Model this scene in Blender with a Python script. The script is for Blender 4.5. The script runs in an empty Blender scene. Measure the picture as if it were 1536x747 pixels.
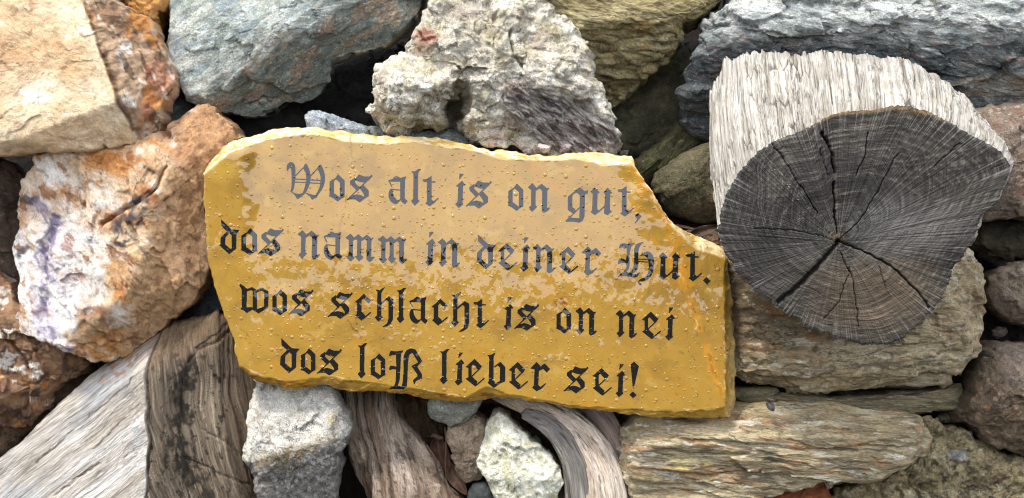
import bpy, math
import numpy as np
from mathutils import Vector
from mathutils.bvhtree import BVHTree

# ------------------------------------------------------------ camera, sky, sun
SC = bpy.context.scene
COL = SC.collection
D = 1.5                     # camera distance from the wall plane (m)
S = 1.0 / 1536.0            # one photo pixel at the wall plane (m)
cam_d = bpy.data.cameras.new("camera")
cam = bpy.data.objects.new("camera", cam_d)
COL.objects.link(cam)
cam.location = (0, -D, 0)
cam.rotation_euler = (math.radians(90), 0, 0)
cam_d.sensor_fit = 'HORIZONTAL'
cam_d.angle = 2 * math.atan(0.5 / D)
cam_d.clip_start = 0.05
cam_d.clip_end = 2000
SC.camera = cam

SUN_DIR = Vector((-0.34, -0.40, 0.85)).normalized()      # towards the sun
world = bpy.data.worlds.new("World")
SC.world = world
world.use_nodes = True
wn = world.node_tree.nodes
wl = world.node_tree.links
bg = wn['Background']
sky = wn.new('ShaderNodeTexSky')
sky.sky_type = 'NISHITA'
sky.sun_disc = False
sky.sun_elevation = math.asin(SUN_DIR.z)
sky.sun_rotation = math.atan2(SUN_DIR.x, SUN_DIR.y)
tc = wn.new('ShaderNodeTexCoord')
cn = wn.new('ShaderNodeTexNoise')
cn.inputs['Scale'].default_value = 2.2
cn.inputs['Detail'].default_value = 6
cr = wn.new('ShaderNodeMapRange')
cr.inputs['From Min'].default_value = 0.25
cr.inputs['From Max'].default_value = 0.50
cr.inputs['To Min'].default_value = 0.72
cr.inputs['To Max'].default_value = 0.95
wmix = wn.new('ShaderNodeMix')
wmix.data_type = 'RGBA'
wmix.inputs[7].default_value = (17.6, 18.5, 20.8, 1)     # bright cloud cover
wl.new(tc.outputs['Generated'], cn.inputs['Vector'])
wl.new(cn.outputs['Fac'], cr.inputs['Value'])
wl.new(cr.outputs['Result'], wmix.inputs[0])
wl.new(sky.outputs[0], wmix.inputs[6])
wl.new(wmix.outputs[2], bg.inputs['Color'])
bg.inputs['Strength'].default_value = 0.10

sun_d = bpy.data.lights.new("sun", 'SUN')
sun_d.energy = 3.6
sun_d.angle = math.radians(10)
sun_d.color = (1.0, 0.94, 0.84)
sun = bpy.data.objects.new("sun", sun_d)
COL.objects.link(sun)
sun.rotation_euler = SUN_DIR.to_track_quat('Z', 'Y').to_euler()

SC.view_settings.view_transform = 'Standard'
SC.view_settings.look = 'None'
SC.view_settings.exposure = 0.34
SC.view_settings.gamma = 1
SC.cycles.filter_width = 1.05
SC.cycles.max_bounces = 4
SC.cycles.diffuse_bounces = 3
SC.cycles.glossy_bounces = 2

# ------------------------------------------------------------ noise in numpy
_G = np.array([[1,1,0],[-1,1,0],[1,-1,0],[-1,-1,0],[1,0,1],[-1,0,1],[1,0,-1],[-1,0,-1],
               [0,1,1],[0,-1,1],[0,1,-1],[0,-1,-1],[1,1,0],[-1,1,0],[0,-1,1],[0,-1,-1]], np.float32)

def _hash(i, j, k, seed):
    h = (i.astype(np.uint32) * np.uint32(374761393) + j.astype(np.uint32) * np.uint32(668265263)
         + k.astype(np.uint32) * np.uint32(2246822519) + np.uint32((seed * 3266489917) & 0xffffffff))
    h = (h ^ (h >> np.uint32(13))) * np.uint32(1274126177)
    return h ^ (h >> np.uint32(16))

def perlin(x, y, z, seed=0):
    x = np.asarray(x, np.float32); y = np.asarray(y, np.float32); z = np.asarray(z, np.float32)
    x, y, z = np.broadcast_arrays(x, y, z)
    xi = np.floor(x).astype(np.int64); yi = np.floor(y).astype(np.int64); zi = np.floor(z).astype(np.int64)
    fx = x - xi; fy = y - yi; fz = z - zi
    u = fx*fx*fx*(fx*(fx*6-15)+10); v = fy*fy*fy*(fy*(fy*6-15)+10); w = fz*fz*fz*(fz*(fz*6-15)+10)
    out = 0
    for a in (0, 1):
        wa = u if a else 1-u
        for b in (0, 1):
            wb = v if b else 1-v
            for c in (0, 1):
                wc = w if c else 1-w
                g = _G[_hash(xi+a, yi+b, zi+c, seed) & np.uint32(15)]
                out = out + wa*wb*wc*(g[..., 0]*(fx-a) + g[..., 1]*(fy-b) + g[..., 2]*(fz-c))
    return out

def fbm(x, y, z=0, sc=50., o=4, seed=0, gain=.5, ridged=False):
    """noise of feature size sc (px), about -1..1"""
    f = 1.0/sc; a = 1.0; s = 0; t = 0
    for i in range(o):
        n = perlin(np.asarray(x)*f + 17.3*i, np.asarray(y)*f - 9.1*i, np.asarray(z)*f + 3.7*i, seed+i*7)
        if ridged:
            n = 1 - 2*np.abs(n)*1.6
        else:
            n = n*1.6
        s = s + n*a; t += a; a *= gain; f *= 2.03
    return s/t

def worley(x, y, z, sc, seed=0):
    """F1, F2 and a random facet height of the nearest cell"""
    x = np.asarray(x)/sc; y = np.asarray(y)/sc; z = np.asarray(z)/sc
    xi = np.floor(x).astype(np.int64); yi = np.floor(y).astype(np.int64); zi = np.floor(z).astype(np.int64)
    f1 = np.full(x.shape, 9.); f2 = np.full(x.shape, 9.); val = np.zeros(x.shape); tilt = np.zeros(x.shape)
    for a in (-1, 0, 1):
        for b in (-1, 0, 1):
            for c in (-1, 0, 1):
                h = _hash(xi+a, yi+b, zi+c, seed)
                r1 = (h & np.uint32(1023))/1023.; r2 = ((h >> np.uint32(10)) & np.uint32(1023))/1023.
                r3 = ((h >> np.uint32(20)) & np.uint32(1023))/1023.
                dx = xi+a+r1-x; dy = yi+b+r2-y; dz = zi+c+r3-z
                d = np.sqrt(dx*dx+dy*dy+dz*dz)
                near = d < f1
                f2 = np.where(near, f1, np.minimum(f2, d))
                val = np.where(near, r1, val)
                tilt = np.where(near, dx*(r2-.5)*2+dy*(r3-.5)*2, tilt)
                f1 = np.where(near, d, f1)
    return f1, f2, val, tilt

def sstep(a, b, x):
    t = np.clip((x-a)/(b-a), 0, 1)
    return t*t*(3-2*t)

def planar(x, y, z, sc, seed):
    """broken planar chips: every cell its own tilt and height"""
    w = sc*.35
    x2 = x+w*fbm(x, y, z, sc*.8, 3, seed+1); y2 = y+w*fbm(x, y, z, sc*.8, 3, seed+2)
    f1, f2, v, t = worley(x2, y2, z, sc, seed)
    return (v-.5)*.55+t*1.5

def segdist(x, y, pts):
    best = np.full(np.shape(x), 1e9)
    for (x0, y0), (x1, y1) in zip(pts[:-1], pts[1:]):
        dx, dy = x1-x0, y1-y0
        t = np.clip(((x-x0)*dx+(y-y0)*dy)/(dx*dx+dy*dy+1e-9), 0, 1)
        best = np.minimum(best, np.hypot(x-x0-t*dx, y-y0-t*dy))
    return best

def lin(h):
    """sRGB hex as it looks in daylight -> linear base colour"""
    c = np.array([int(h[i:i+2], 16)/255. for i in (0, 2, 4)])
    return np.where(c <= .04045, c/12.92, ((c+.055)/1.055)**2.4)*ALB
ALB = 0.92

# ------------------------------------------------------------ materials
def stone_mat(name, con=.35, fine=.5, bump=1.0, rough=.85, spec=.3, speck=None, speck_amt=.0, light=None, light_amt=0, kind='stone', sc=1., veins=.55, rays=False):
    m = bpy.data.materials.new(name); m.use_nodes = True
    nt = m.node_tree; N = nt.nodes; L = nt.links
    b = N['Principled BSDF']
    ca = N.new('ShaderNodeAttribute'); ca.attribute_name = 'Col'
    ga = N.new('ShaderNodeAttribute'); ga.attribute_name = 'grain'
    def noise(scale, det=5, rg=.6, typ='FBM', off=0):
        n = N.new('ShaderNodeTexNoise'); n.noise_type = typ
        n.inputs['Scale'].default_value = scale*sc; n.inputs['Detail'].default_value = det
        n.inputs['Roughness'].default_value = rg
        if off:
            mp = N.new('ShaderNodeMapping'); mp.inputs['Location'].default_value = (off, off*.7, off*.3)
            L.new(ga.outputs['Vector'], mp.inputs['Vector']); L.new(mp.outputs[0], n.inputs['Vector'])
        else:
            L.new(ga.outputs['Vector'], n.inputs['Vector'])
        return n.outputs['Fac']
    def mr(v, a, b_, c, d):
        n = N.new('ShaderNodeMapRange'); L.new(v, n.inputs[0])
        for i, q in enumerate((a, b_, c, d)): n.inputs[1+i].default_value = q
        return n.outputs[0]
    def math_(op, a, b_):
        n = N.new('ShaderNodeMath'); n.operation = op
        for i, q in enumerate((a, b_)):
            if isinstance(q, (int, float)): n.inputs[i].default_value = q
            else: L.new(q, n.inputs[i])
        return n.outputs[0]
    def mix(f, a, b_, blend='MIX'):
        n = N.new('ShaderNodeMix'); n.data_type = 'RGBA'; n.blend_type = blend
        if isinstance(f, (int, float)): n.inputs[0].default_value = f
        else: L.new(f, n.inputs[0])
        for i, q in ((6, a), (7, b_)):
            if isinstance(q, tuple): n.inputs[i].default_value = q
            else: L.new(q, n.inputs[i])
        return n.outputs[2]
    n1 = noise(.09, 7, .68); n2 = noise(.50, 5, .78, off=31)
    v = math_('MULTIPLY', mr(n1, .32, .68, 1-con, 1+con), mr(n2, .33, .67, 1-fine*1.25, 1+fine*1.25))
    vc = N.new('ShaderNodeCombineColor')
    for i in range(3): L.new(v, vc.inputs[i])
    c = mix(1.0, ca.outputs['Color'], vc.outputs[0], 'MULTIPLY')
    if speck_amt:
        s = noise(.30, 5, .75, off=77)
        c = mix(mr(s, .60, .66, 0, speck_amt), c, tuple(speck)+(1,))
    if light_amt:
        s = noise(.22, 6, .75, off=140)
        c = mix(mr(s, .57, .66, 0, light_amt), c, tuple(light)+(1,))
    if veins:
        vn = noise(.045, 6, .66, off=210)
        d1 = math_('ABSOLUTE', math_('SUBTRACT', vn, .5), 0)
        gate = mr(noise(.03, 3, .5, off=260), .42, .58, 0, veins)
        vm = math_('MULTIPLY', mr(d1, .002, .012, 1, 0), gate)
        c = mix(vm, c, (.035, .028, .022, 1))
    if rays:
        ra = N.new('ShaderNodeAttribute'); ra.attribute_name = 'ray'
        def rn(scale, det, rg):
            n = N.new('ShaderNodeTexNoise'); n.inputs['Scale'].default_value = scale
            n.inputs['Detail'].default_value = det; n.inputs['Roughness'].default_value = rg
            L.new(ra.outputs['Vector'], n.inputs['Vector']); return n.outputs['Fac']
        ea = N.new('ShaderNodeAttribute'); ea.attribute_name = 'wet'
        r1 = rn(.16, 3, .6); r2 = rn(.30, 3, .65)
        c = mix(mr(r1, .58, .66, 0, .45), c, (.020, .018, .016, 1))
        c = mix(math_('MULTIPLY', mr(r2, .62, .67, 0, .36), ea.outputs['Fac']), c, (.42, .41, .39, 1))
    L.new(c, b.inputs['Base Color'])
    b.inputs['Roughness'].default_value = rough
    b.inputs['Specular IOR Level'].default_value = spec
    r = noise(.14, 8, .72, off=9)
    hsum = math_('ADD', math_('MULTIPLY', r, 5.0), math_('MULTIPLY', n2, 1.3))
    if kind == 'stone':
        vo = N.new('ShaderNodeTexVoronoi'); vo.inputs['Scale'].default_value = .16*sc; vo.feature = 'F1'
        L.new(ga.outputs['Vector'], vo.inputs['Vector'])
        hsum = math_('ADD', hsum, math_('MULTIPLY', vo.outputs['Distance'], -.8))
    if veins: hsum = math_('SUBTRACT', hsum, math_('MULTIPLY', vm, 1.2))
    if rays: hsum = math_('SUBTRACT', hsum, math_('MULTIPLY', mr(r1, .5, .62, 0, 1), 1.0))
    bp = N.new('ShaderNodeBump'); bp.inputs['Strength'].default_value = 1.0
    bp.inputs['Distance'].default_value = S*bump
    L.new(hsum, bp.inputs['Height']); L.new(bp.outputs[0], b.inputs['Normal'])
    return m

M_SAND = stone_mat('sandstone', con=.15, fine=.16, bump=.75, speck=(.26, .14, .06), speck_amt=.35, veins=.35)
M_GREY = stone_mat('grey_schist', con=.34, fine=.42, bump=.95, speck=(.07, .085, .09), speck_amt=.7, light=(.55, .60, .60), light_amt=.6)
M_DARK = stone_mat('dark_stone', con=.35, fine=.35, bump=1.1)
M_WHITE = stone_mat('crusty_quartz', con=.22, fine=.36, bump=1.9, speck=(.17, .14, .09), speck_amt=.6, veins=.85)
M_QUARTZ = stone_mat('veined_quartz', con=.18, fine=.22, bump=1.1, rough=.6, spec=.5, speck=(.22, .11, .04), speck_amt=.5)
M_OLIVE = stone_mat('olive_schist', con=.40, fine=.42, bump=1.5, speck=(.035, .028, .015), speck_amt=.7, light=(.42, .38, .24), light_amt=.4)
M_SLAB = stone_mat('banded_schist', con=.28, fine=.30, bump=1.1, speck=(.08, .065, .04), speck_amt=.6, light=(.66, .63, .55), light_amt=.5)
M_LICHEN = stone_mat('lichened_stone', con=.30, fine=.35, bump=1.2, speck=(.08, .05, .035), speck_amt=.5, light=(.55, .45, .36), light_amt=.4)
M_WOOD = stone_mat('weathered_wood', con=.24, fine=.34, bump=1.3, kind='wood', speck=(.20, .16, .12), speck_amt=.25, veins=.5)
M_BARKLESS = stone_mat('bleached_fibrous_wood', con=.16, fine=.22, bump=1.3, kind='wood', speck=(.12, .10, .08), speck_amt=.7, veins=.6)
M_END = stone_mat('grey_end_grain', con=.40, fine=.45, bump=1.3, rough=.8, kind='wood', light=(.26, .25, .22), light_amt=.4, veins=0, rays=True)
M_LEAF = stone_mat('dry_leaf', con=.2, fine=.15, bump=.4, rough=.6)
M_EARTH = stone_mat('dark_earth', con=.4, fine=.4, bump=2.5)

def wet_mat(name, rough=.25, drop=1.0):
    """varnished, rain-wet coat: clear film with ripples and droplets"""
    m = stone_mat(name, con=.04, fine=.04, bump=.1, veins=0)
    nt = m.node_tree; N = nt.nodes; L = nt.links
    b = N['Principled BSDF']
    ga = [n for n in N if n.type == 'ATTRIBUTE' and n.attribute_name == 'grain'][0]
    wa = N.new('ShaderNodeAttribute'); wa.attribute_name = 'wet'
    def math_(op, *q):
        n = N.new('ShaderNodeMath'); n.operation = op
        for i, a in enumerate(q):
            if isinstance(a, (int, float)): n.inputs[i].default_value = a
            else: L.new(a, n.inputs[i])
        return n.outputs[0]
    def drops(cell, rmin, rmax, off, prob):
        mp = N.new('ShaderNodeMapping'); mp.inputs['Location'].default_value = (off, off*1.7, 0)
        mp.inputs['Scale'].default_value = (1, 1, 0)
        L.new(ga.outputs['Vector'], mp.inputs['Vector'])
        v = N.new('ShaderNodeTexVoronoi'); v.voronoi_dimensions = '2D'
        v.inputs['Scale'].default_value = 1/cell; v.inputs['Randomness'].default_value = .9
        L.new(mp.outputs[0], v.inputs['Vector'])
        sp = N.new('ShaderNodeSeparateColor'); L.new(v.outputs['Color'], sp.inputs[0])
        dist = math_('MULTIPLY', v.outputs['Distance'], cell)
        rad = math_('ADD', math_('MULTIPLY', math_('POWER', sp.outputs[0], 2.0), rmax-rmin), rmin)
        rad = math_('MULTIPLY', rad, math_('LESS_THAN', sp.outputs[1], prob))
        q = math_('MAXIMUM', math_('SUBTRACT', math_('MULTIPLY', rad, rad), math_('MULTIPLY', dist, dist)), 0.0)
        return math_('MULTIPLY', math_('SQRT', q), .29)
    def noise(scale, det, rg, off, sx=1, sy=1):
        mp = N.new('ShaderNodeMapping'); mp.inputs['Location'].default_value = (off, off, 0)
        mp.inputs['Scale'].default_value = (sx, sy, 0)
        n = N.new('ShaderNodeTexNoise'); n.inputs['Scale'].default_value = scale
        n.inputs['Detail'].default_value = det; n.inputs['Roughness'].default_value = rg
        L.new(ga.outputs['Vector'], mp.inputs['Vector']); L.new(mp.outputs[0], n.inputs['Vector'])
        return n.outputs['Fac']
    h = math_('ADD', drops(15, .8, 3.2, 5, .55), drops(9, .5, 1.9, 55, .5))
    h = math_('MULTIPLY', h, drop)
    rip = math_('ADD', math_('MULTIPLY', noise(.040, 1, .4, 3, 1.9, .8), 1.7), math_('MULTIPLY', noise(.10, 1.0, .5, 40, 1.9, .8), .36))
    rip = math_('MULTIPLY', rip, wa.outputs['Fac'])
    h = math_('ADD', h, rip)
    bp = N.new('ShaderNodeBump'); bp.inputs['Strength'].default_value = 1.0
    bp.inputs['Distance'].default_value = S
    L.new(h, bp.inputs['Height'])
    L.new(bp.outputs[0], b.inputs['Normal']); L.new(bp.outputs[0], b.inputs['Coat Normal'])
    b.inputs['Roughness'].default_value = .05
    b.inputs['Specular IOR Level'].default_value = .42
    b.inputs['Coat Weight'].default_value = 1.0
    b.inputs['Coat Roughness'].default_value = .015
    b.inputs['Coat IOR'].default_value = 1.5
    return m
M_SIGN = wet_mat('varnished_ochre_slate')
M_PAINT = wet_mat('black_lettering_paint')

# ------------------------------------------------------------ mesh helpers
def kz(z):
    return (D - z*S)/D

def W(px, py, z):
    """photo px on the plane z (px in front of the wall) -> wall-plane px"""
    k = kz(z)
    return 768+(np.asarray(px)-768)*k, 373.5+(np.asarray(py)-373.5)*k

def link(name, V, quads, tris, mat, col=None, grain=None, wet=None, parent=None, smooth=True, origin=None, mats=None, midx=None, ray=None):
    """V: wall-plane px (x right, y down, z to the viewer)"""
    P = np.stack([(V[:, 0]-768)*S, -V[:, 2]*S, (373.5-V[:, 1])*S], 1)
    if origin is None:
        lo = P.min(0); hi = P.max(0)
        origin = np.array([(lo[0]+hi[0])/2, (lo[1]+hi[1])/2, lo[2]])
    me = bpy.data.meshes.new(name)
    nq = 0 if quads is None else len(quads); ntr = 0 if tris is None else len(tris)
    idx = []
    if nq: idx.append(np.asarray(quads).ravel())
    if ntr: idx.append(np.asarray(tris).ravel())
    idx = np.concatenate(idx).astype(np.int32)
    me.vertices.add(len(P)); me.vertices.foreach_set('co', (P-origin).astype(np.float32).ravel())
    me.loops.add(len(idx)); me.loops.foreach_set('vertex_index', idx)
    me.polygons.add(nq+ntr)
    st = np.concatenate([np.arange(nq)*4, nq*4+np.arange(ntr)*3]).astype(np.int32)
    me.polygons.foreach_set('loop_start', st)
    me.polygons.foreach_set('use_smooth', np.full(nq+ntr, smooth))
    me.materials.append(mat)
    for mm in (mats or []): me.materials.append(mm)
    if midx is not None: me.polygons.foreach_set('material_index', np.asarray(midx, np.int32))
    me.update(calc_edges=True)
    if col is not None:
        a = me.attributes.new('Col', 'FLOAT_COLOR', 'POINT')
        a.data.foreach_set('color', np.concatenate([np.clip(col, 0, 1), np.ones((len(P), 1))], 1).astype(np.float32).ravel())
    if grain is not None:
        a = me.attributes.new('grain', 'FLOAT_VECTOR', 'POINT'); a.data.foreach_set('vector', grain.astype(np.float32).ravel())
    if wet is not None:
        a = me.attributes.new('wet', 'FLOAT', 'POINT'); a.data.foreach_set('value', wet.astype(np.float32).ravel())
    if ray is not None:
        a = me.attributes.new('ray', 'FLOAT_VECTOR', 'POINT'); a.data.foreach_set('vector', ray.astype(np.float32).ravel())
    o = bpy.data.objects.new(name, me); COL.objects.link(o)
    if parent is None:
        o.location = origin
    else:
        o.parent = parent; o.location = origin-np.array(parent.location)
    return o

def tag(o, label, cat, group=None, kind=None):
    if label: o['label'] = label
    if cat: o['category'] = cat
    if group: o['group'] = group
    if kind: o['kind'] = kind
    return o

def resample(pts, n, closed=True, smooth=0):
    p = np.array(pts, float)
    for _ in range(smooth):
        if closed:
            q = np.roll(p, -1, 0); p = np.stack([p*.75+q*.25, p*.25+q*.75], 1).reshape(-1, p.shape[1])
        else:
            a, b = p[:-1], p[1:]; m = np.stack([a*.75+b*.25, a*.25+b*.75], 1).reshape(-1, p.shape[1])
            p = np.concatenate([p[:1], m[1:-1], p[-1:]])
    if closed: p = np.concatenate([p, p[:1]])
    d = np.concatenate([[0], np.cumsum(np.linalg.norm(np.diff(p[:, :2], axis=0), axis=1))])
    t = np.linspace(0, d[-1], n+1)[:-1] if closed else np.linspace(0, d[-1], n)
    return np.stack([np.interp(t, d, p[:, i]) for i in range(p.shape[1])], 1), d[-1]

def grid_normals(P):
    """P (rows, n, 3), periodic in n"""
    du = np.roll(P, -1, 1)-np.roll(P, 1, 1)
    dv = np.empty_like(P); dv[1:-1] = P[2:]-P[:-2]; dv[0] = P[1]-P[0]; dv[-1] = P[-1]-P[-2]
    n = np.cross(du, dv)
    n /= np.linalg.norm(n, axis=2, keepdims=True)+1e-9
    return n

def ring_faces(rows, n, base=0):
    r = np.arange(rows-1)[:, None]; c = np.arange(n)[None, :]; c2 = (c+1) % n
    return (np.stack([r*n+c, r*n+c2, (r+1)*n+c2, (r+1)*n+c], -1).reshape(-1, 4)+base)

class Paint:
    """colour of the stone, in places with shade painted in, laid out over its surface"""
    def __init__(s, x, y, h, seed):
        s.x, s.y, s.h, s.seed = x, y, h, seed
        s.c = np.zeros(x.shape+(3,)); s.k = 0
    def nz(s, sc, o=4, ang=0, st=1, ridged=False, gain=.55):
        s.k += 1; a = math.radians(ang)
        u = s.x*math.cos(a)+s.y*math.sin(a); v = -s.x*math.sin(a)+s.y*math.cos(a)
        return fbm(u/st, v, s.h, sc, o, s.seed*13+s.k*5, gain, ridged)
    def base(s, cols, sc=60, o=5, ang=0, st=1, con=1.3):
        n = s.nz(sc, o, ang, st)*con*.5+.5
        L = np.array([lin(c) for c in cols]); t = np.clip(n, 0, 1)*(len(L)-1)
        for i in range(3): s.c[..., i] = np.interp(t, np.arange(len(L)), L[:, i])
        return s
    def put(s, m, col, amt=1.):
        m = np.clip(m*amt, 0, 1)[..., None]
        s.c = s.c*(1-m)+lin(col)*m
        return s
    def thr(s, col, sc=20, t=.2, soft=.12, amt=.8, ang=0, st=1, mask=1, o=4, ridged=False):
        n = s.nz(sc, o, ang, st, ridged)
        return s.put(sstep(t, t+soft, n)*mask, col, amt)
    def wx(s, w, sc=25):
        s.k += 1
        return (s.x+w*fbm(s.x, s.y, s.h, sc, 4, s.seed+s.k*11), s.y+w*fbm(s.x, s.y, s.h, sc, 4, s.seed+s.k*11+3))
    def ell(s, cx, cy, rx, ry, rot=0, soft=.35, warp=10):
        x, y = s.wx(warp); a = math.radians(rot); x = x-cx; y = y-cy
        u = (x*math.cos(a)+y*math.sin(a))/rx; v = (-x*math.sin(a)+y*math.cos(a))/ry
        return 1-sstep(1-soft, 1+soft, np.sqrt(u*u+v*v))
    def line(s, pts, w, warp=4, soft=.6):
        x, y = s.wx(warp, 15)
        return 1-sstep(w*(1-soft), w*(1+soft), segdist(x, y, pts))
    def side(s, x0, y0, x1, y1, soft=6, warp=8):
        """1 on the right-hand side walking from 0 to 1 (y is down)"""
        x, y = s.wx(warp); dx, dy = x1-x0, y1-y0; L = math.hypot(dx, dy)
        d = ((y-y0)*dx-(x-x0)*dy)/L
        return sstep(-soft, soft, d)

def stone(label, outline, z, bulge, paint, mat, seed, name='rock', cat='rock', ctr=None, p=2.6, back=110, planes=(), facets=7,
          fslope=(.35, 1.1), k=1.6, big=2.5, bigs=70, mid=1.3, mids=20, pf=1.0, cham=9, chs=(.7, 2.0), ridge=0, ang=0, st=1, chip=2.0, chips=22, crystal=0, cs=14,
          cracks=(), hf=None, dfun=None, step=2.6, grain=None, smooth=0, jag=2.6, group=None, parent=None, gst=None, wetf=None, kind=None):
    O = np.array(outline, float)
    if ctr is None:
        ctr = ((O[:, 0].min()+O[:, 0].max())/2, (O[:, 1].min()+O[:, 1].max())/2)
    per = resample(O, 100)[1]
    n = max(60, int(per/step))
    B, _ = resample(O, n, smooth=smooth)
    rad = np.hypot(B[:, 0]-ctr[0], B[:, 1]-ctr[1])
    nr = max(14, int(np.percentile(rad, 75)/step*1.15))
    u = np.linspace(0.0, 1, nr); rho = 1-(1-u)**1.25
    rho[0] = .004
    if jag:
        dn = B-np.array(ctr); dn /= np.linalg.norm(dn, axis=1, keepdims=True)+1e-9
        B = B+dn*(fbm(B[:, 0], B[:, 1], seed*3.1, 26, 4, seed, .6)*jag*1.6)[:, None]
    X = ctr[0]+(B[None, :, 0]-ctr[0])*rho[:, None]
    Y = ctr[1]+(B[None, :, 1]-ctr[1])*rho[:, None]
    H = bulge*(np.clip(1-rho**p, 0, 1)**(1/p))[:, None]*np.ones_like(X)
    rng = np.random.RandomState(seed)
    pl = list(planes)
    for i in range(facets):
        a = rng.uniform(0, 2*math.pi); dx, dy = math.cos(a), math.sin(a)
        R = np.abs((B-np.array(ctr))@np.array([dx, dy])).max()
        f = rng.uniform(.25, .75); sl = rng.uniform(*fslope)*bulge/max(R, 1)*1.6
        pl.append((ctr[0]+dx*R*f, ctr[1]+dy*R*f, bulge*rng.uniform(.82, 1.0), -sl*dx, -sl*dy))
    for i in range(cham):
        a = rng.uniform(0, 2*math.pi); dx, dy = math.cos(a), math.sin(a)
        R = ((B-np.array(ctr))@np.array([dx, dy])).max(); sl = rng.uniform(*chs)
        pl.append((ctr[0]+dx*R, ctr[1]+dy*R, bulge*rng.uniform(.0, .3), -sl*dx, -sl*dy))
    for (x0, y0, h0, gx, gy) in pl:
        q = h0+(X-x0)*gx+(Y-y0)*gy
        m = np.minimum(H, q)
        H = m-k*np.log1p(np.exp(-np.abs(H-q)/k))+0*m
    if hf is not None: H = hf(X, Y, H)
    # back half
    rb = np.array([.995, .97, .9, .75, .5, .2, .004])
    Xb = ctr[0]+(B[None, :, 0]-ctr[0])*rb[:, None]; Yb = ctr[1]+(B[None, :, 1]-ctr[1])*rb[:, None]
    e = (np.clip(1-rb**4, 0, 1)**.25)[:, None]
    Hb = H[-1:]*(1-e)-back*e
    X = np.concatenate([X, Xb]); Y = np.concatenate([Y, Yb]); H = np.concatenate([H, Hb])
    P = np.stack([X, Y, H], -1)
    N = -grid_normals(P)
    # make sure normals point outwards (front centre towards +z)
    if N[3, :, 2].mean() < 0: N = -N
    a = math.radians(ang)
    U = (X*math.cos(a)+Y*math.sin(a))/st; V = -X*math.sin(a)+Y*math.cos(a)
    d = big*fbm(X, Y, H, bigs, 3, seed) + mid*fbm(U, V, H, mids, 5, seed+50, .58)
    if ridge: d = d+ridge*fbm(U, V, H, mids*.9, 4, seed+90, .55, True)
    if chip:
        d = d+chip*pf*(2.4*planar(U, V, H, chips*2.8, seed+21)+1.2*planar(U, V, H, chips*1.25, seed+31)+.45*planar(U, V, H, chips*.5, seed+41))
    if crystal:
        f1, f2, val, tl = worley(X, Y, H, cs, seed+3)
        d = d+crystal*1.0*(.5-f1)+crystal*.8*(val-.5)+crystal*1.3*tl
        f1, f2, val, tl = worley(X, Y, H, cs*.5, seed+4)
        d = d+crystal*.4*(.5-f1)+crystal*.4*tl
    for (pts, w, dep) in cracks:
        wx = X+3*fbm(X, Y, H, 18, 3, seed+8); wy = Y+3*fbm(X, Y, H, 18, 3, seed+9)
        d = d-dep*np.exp(-(segdist(wx, wy, pts)/w)**2)*(H > -bulge*.3)
    if dfun is not None: d = dfun(X, Y, H, d)
    fade = np.ones(len(X)); fade[-3:] = 0
    P = P+N*(d*fade[:, None])[..., None]
    pa = Paint(P[..., 0], P[..., 1], P[..., 2], seed); paint(pa)
    if grain is None:
        g = gst or 1
        G = np.stack([U/g if st == 1 else U, V, P[..., 2]], -1)
    else:
        G = grain(X, Y, P[..., 2])
    wx, wy = W(P[..., 0], P[..., 1], z)
    Vv = np.stack([wx, wy, P[..., 2]+z], -1)
    rows, nn = X.shape
    q = ring_faces(rows, nn)
    Vf = Vv.reshape(-1, 3)
    # caps
    cfront = Vv[0].mean(0); cback = Vv[-1].mean(0)
    nv = rows*nn
    Vf = np.concatenate([Vf, [cfront, cback]])
    c = np.arange(nn); c2 = (c+1) % nn
    t1 = np.stack([np.full(nn, nv), c2, c], 1); t2 = np.stack([np.full(nn, nv+1), (rows-1)*nn+c, (rows-1)*nn+c2], 1)
    # orientation: want outwards
    area = np.sum(B[:, 0]*np.roll(B[:, 1], -1)-np.roll(B[:, 0], -1)*B[:, 1])
    tr = np.concatenate([t1, t2])
    if area > 0:
        q = q[:, ::-1]; tr = tr[:, ::-1]
    q = q[:, ::-1]; tr = tr[:, ::-1]
    colr = np.concatenate([pa.c.reshape(-1, 3), pa.c[0].mean(0)[None], pa.c[-1].mean(0)[None]])
    Gf = np.concatenate([G.reshape(-1, 3), G[0].mean(0)[None], G[-1].mean(0)[None]])
    wet = None
    if wetf is not None:
        wv = wetf(X, Y); wet = np.concatenate([wv.ravel(), [wv[0].mean(), 0]])
    o = link(name, Vf, q, tr, mat, colr, Gf, wet, parent)
    if label: tag(o, label, cat, group, kind)
    stone.last = (Vf, q, tr)
    return o

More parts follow.
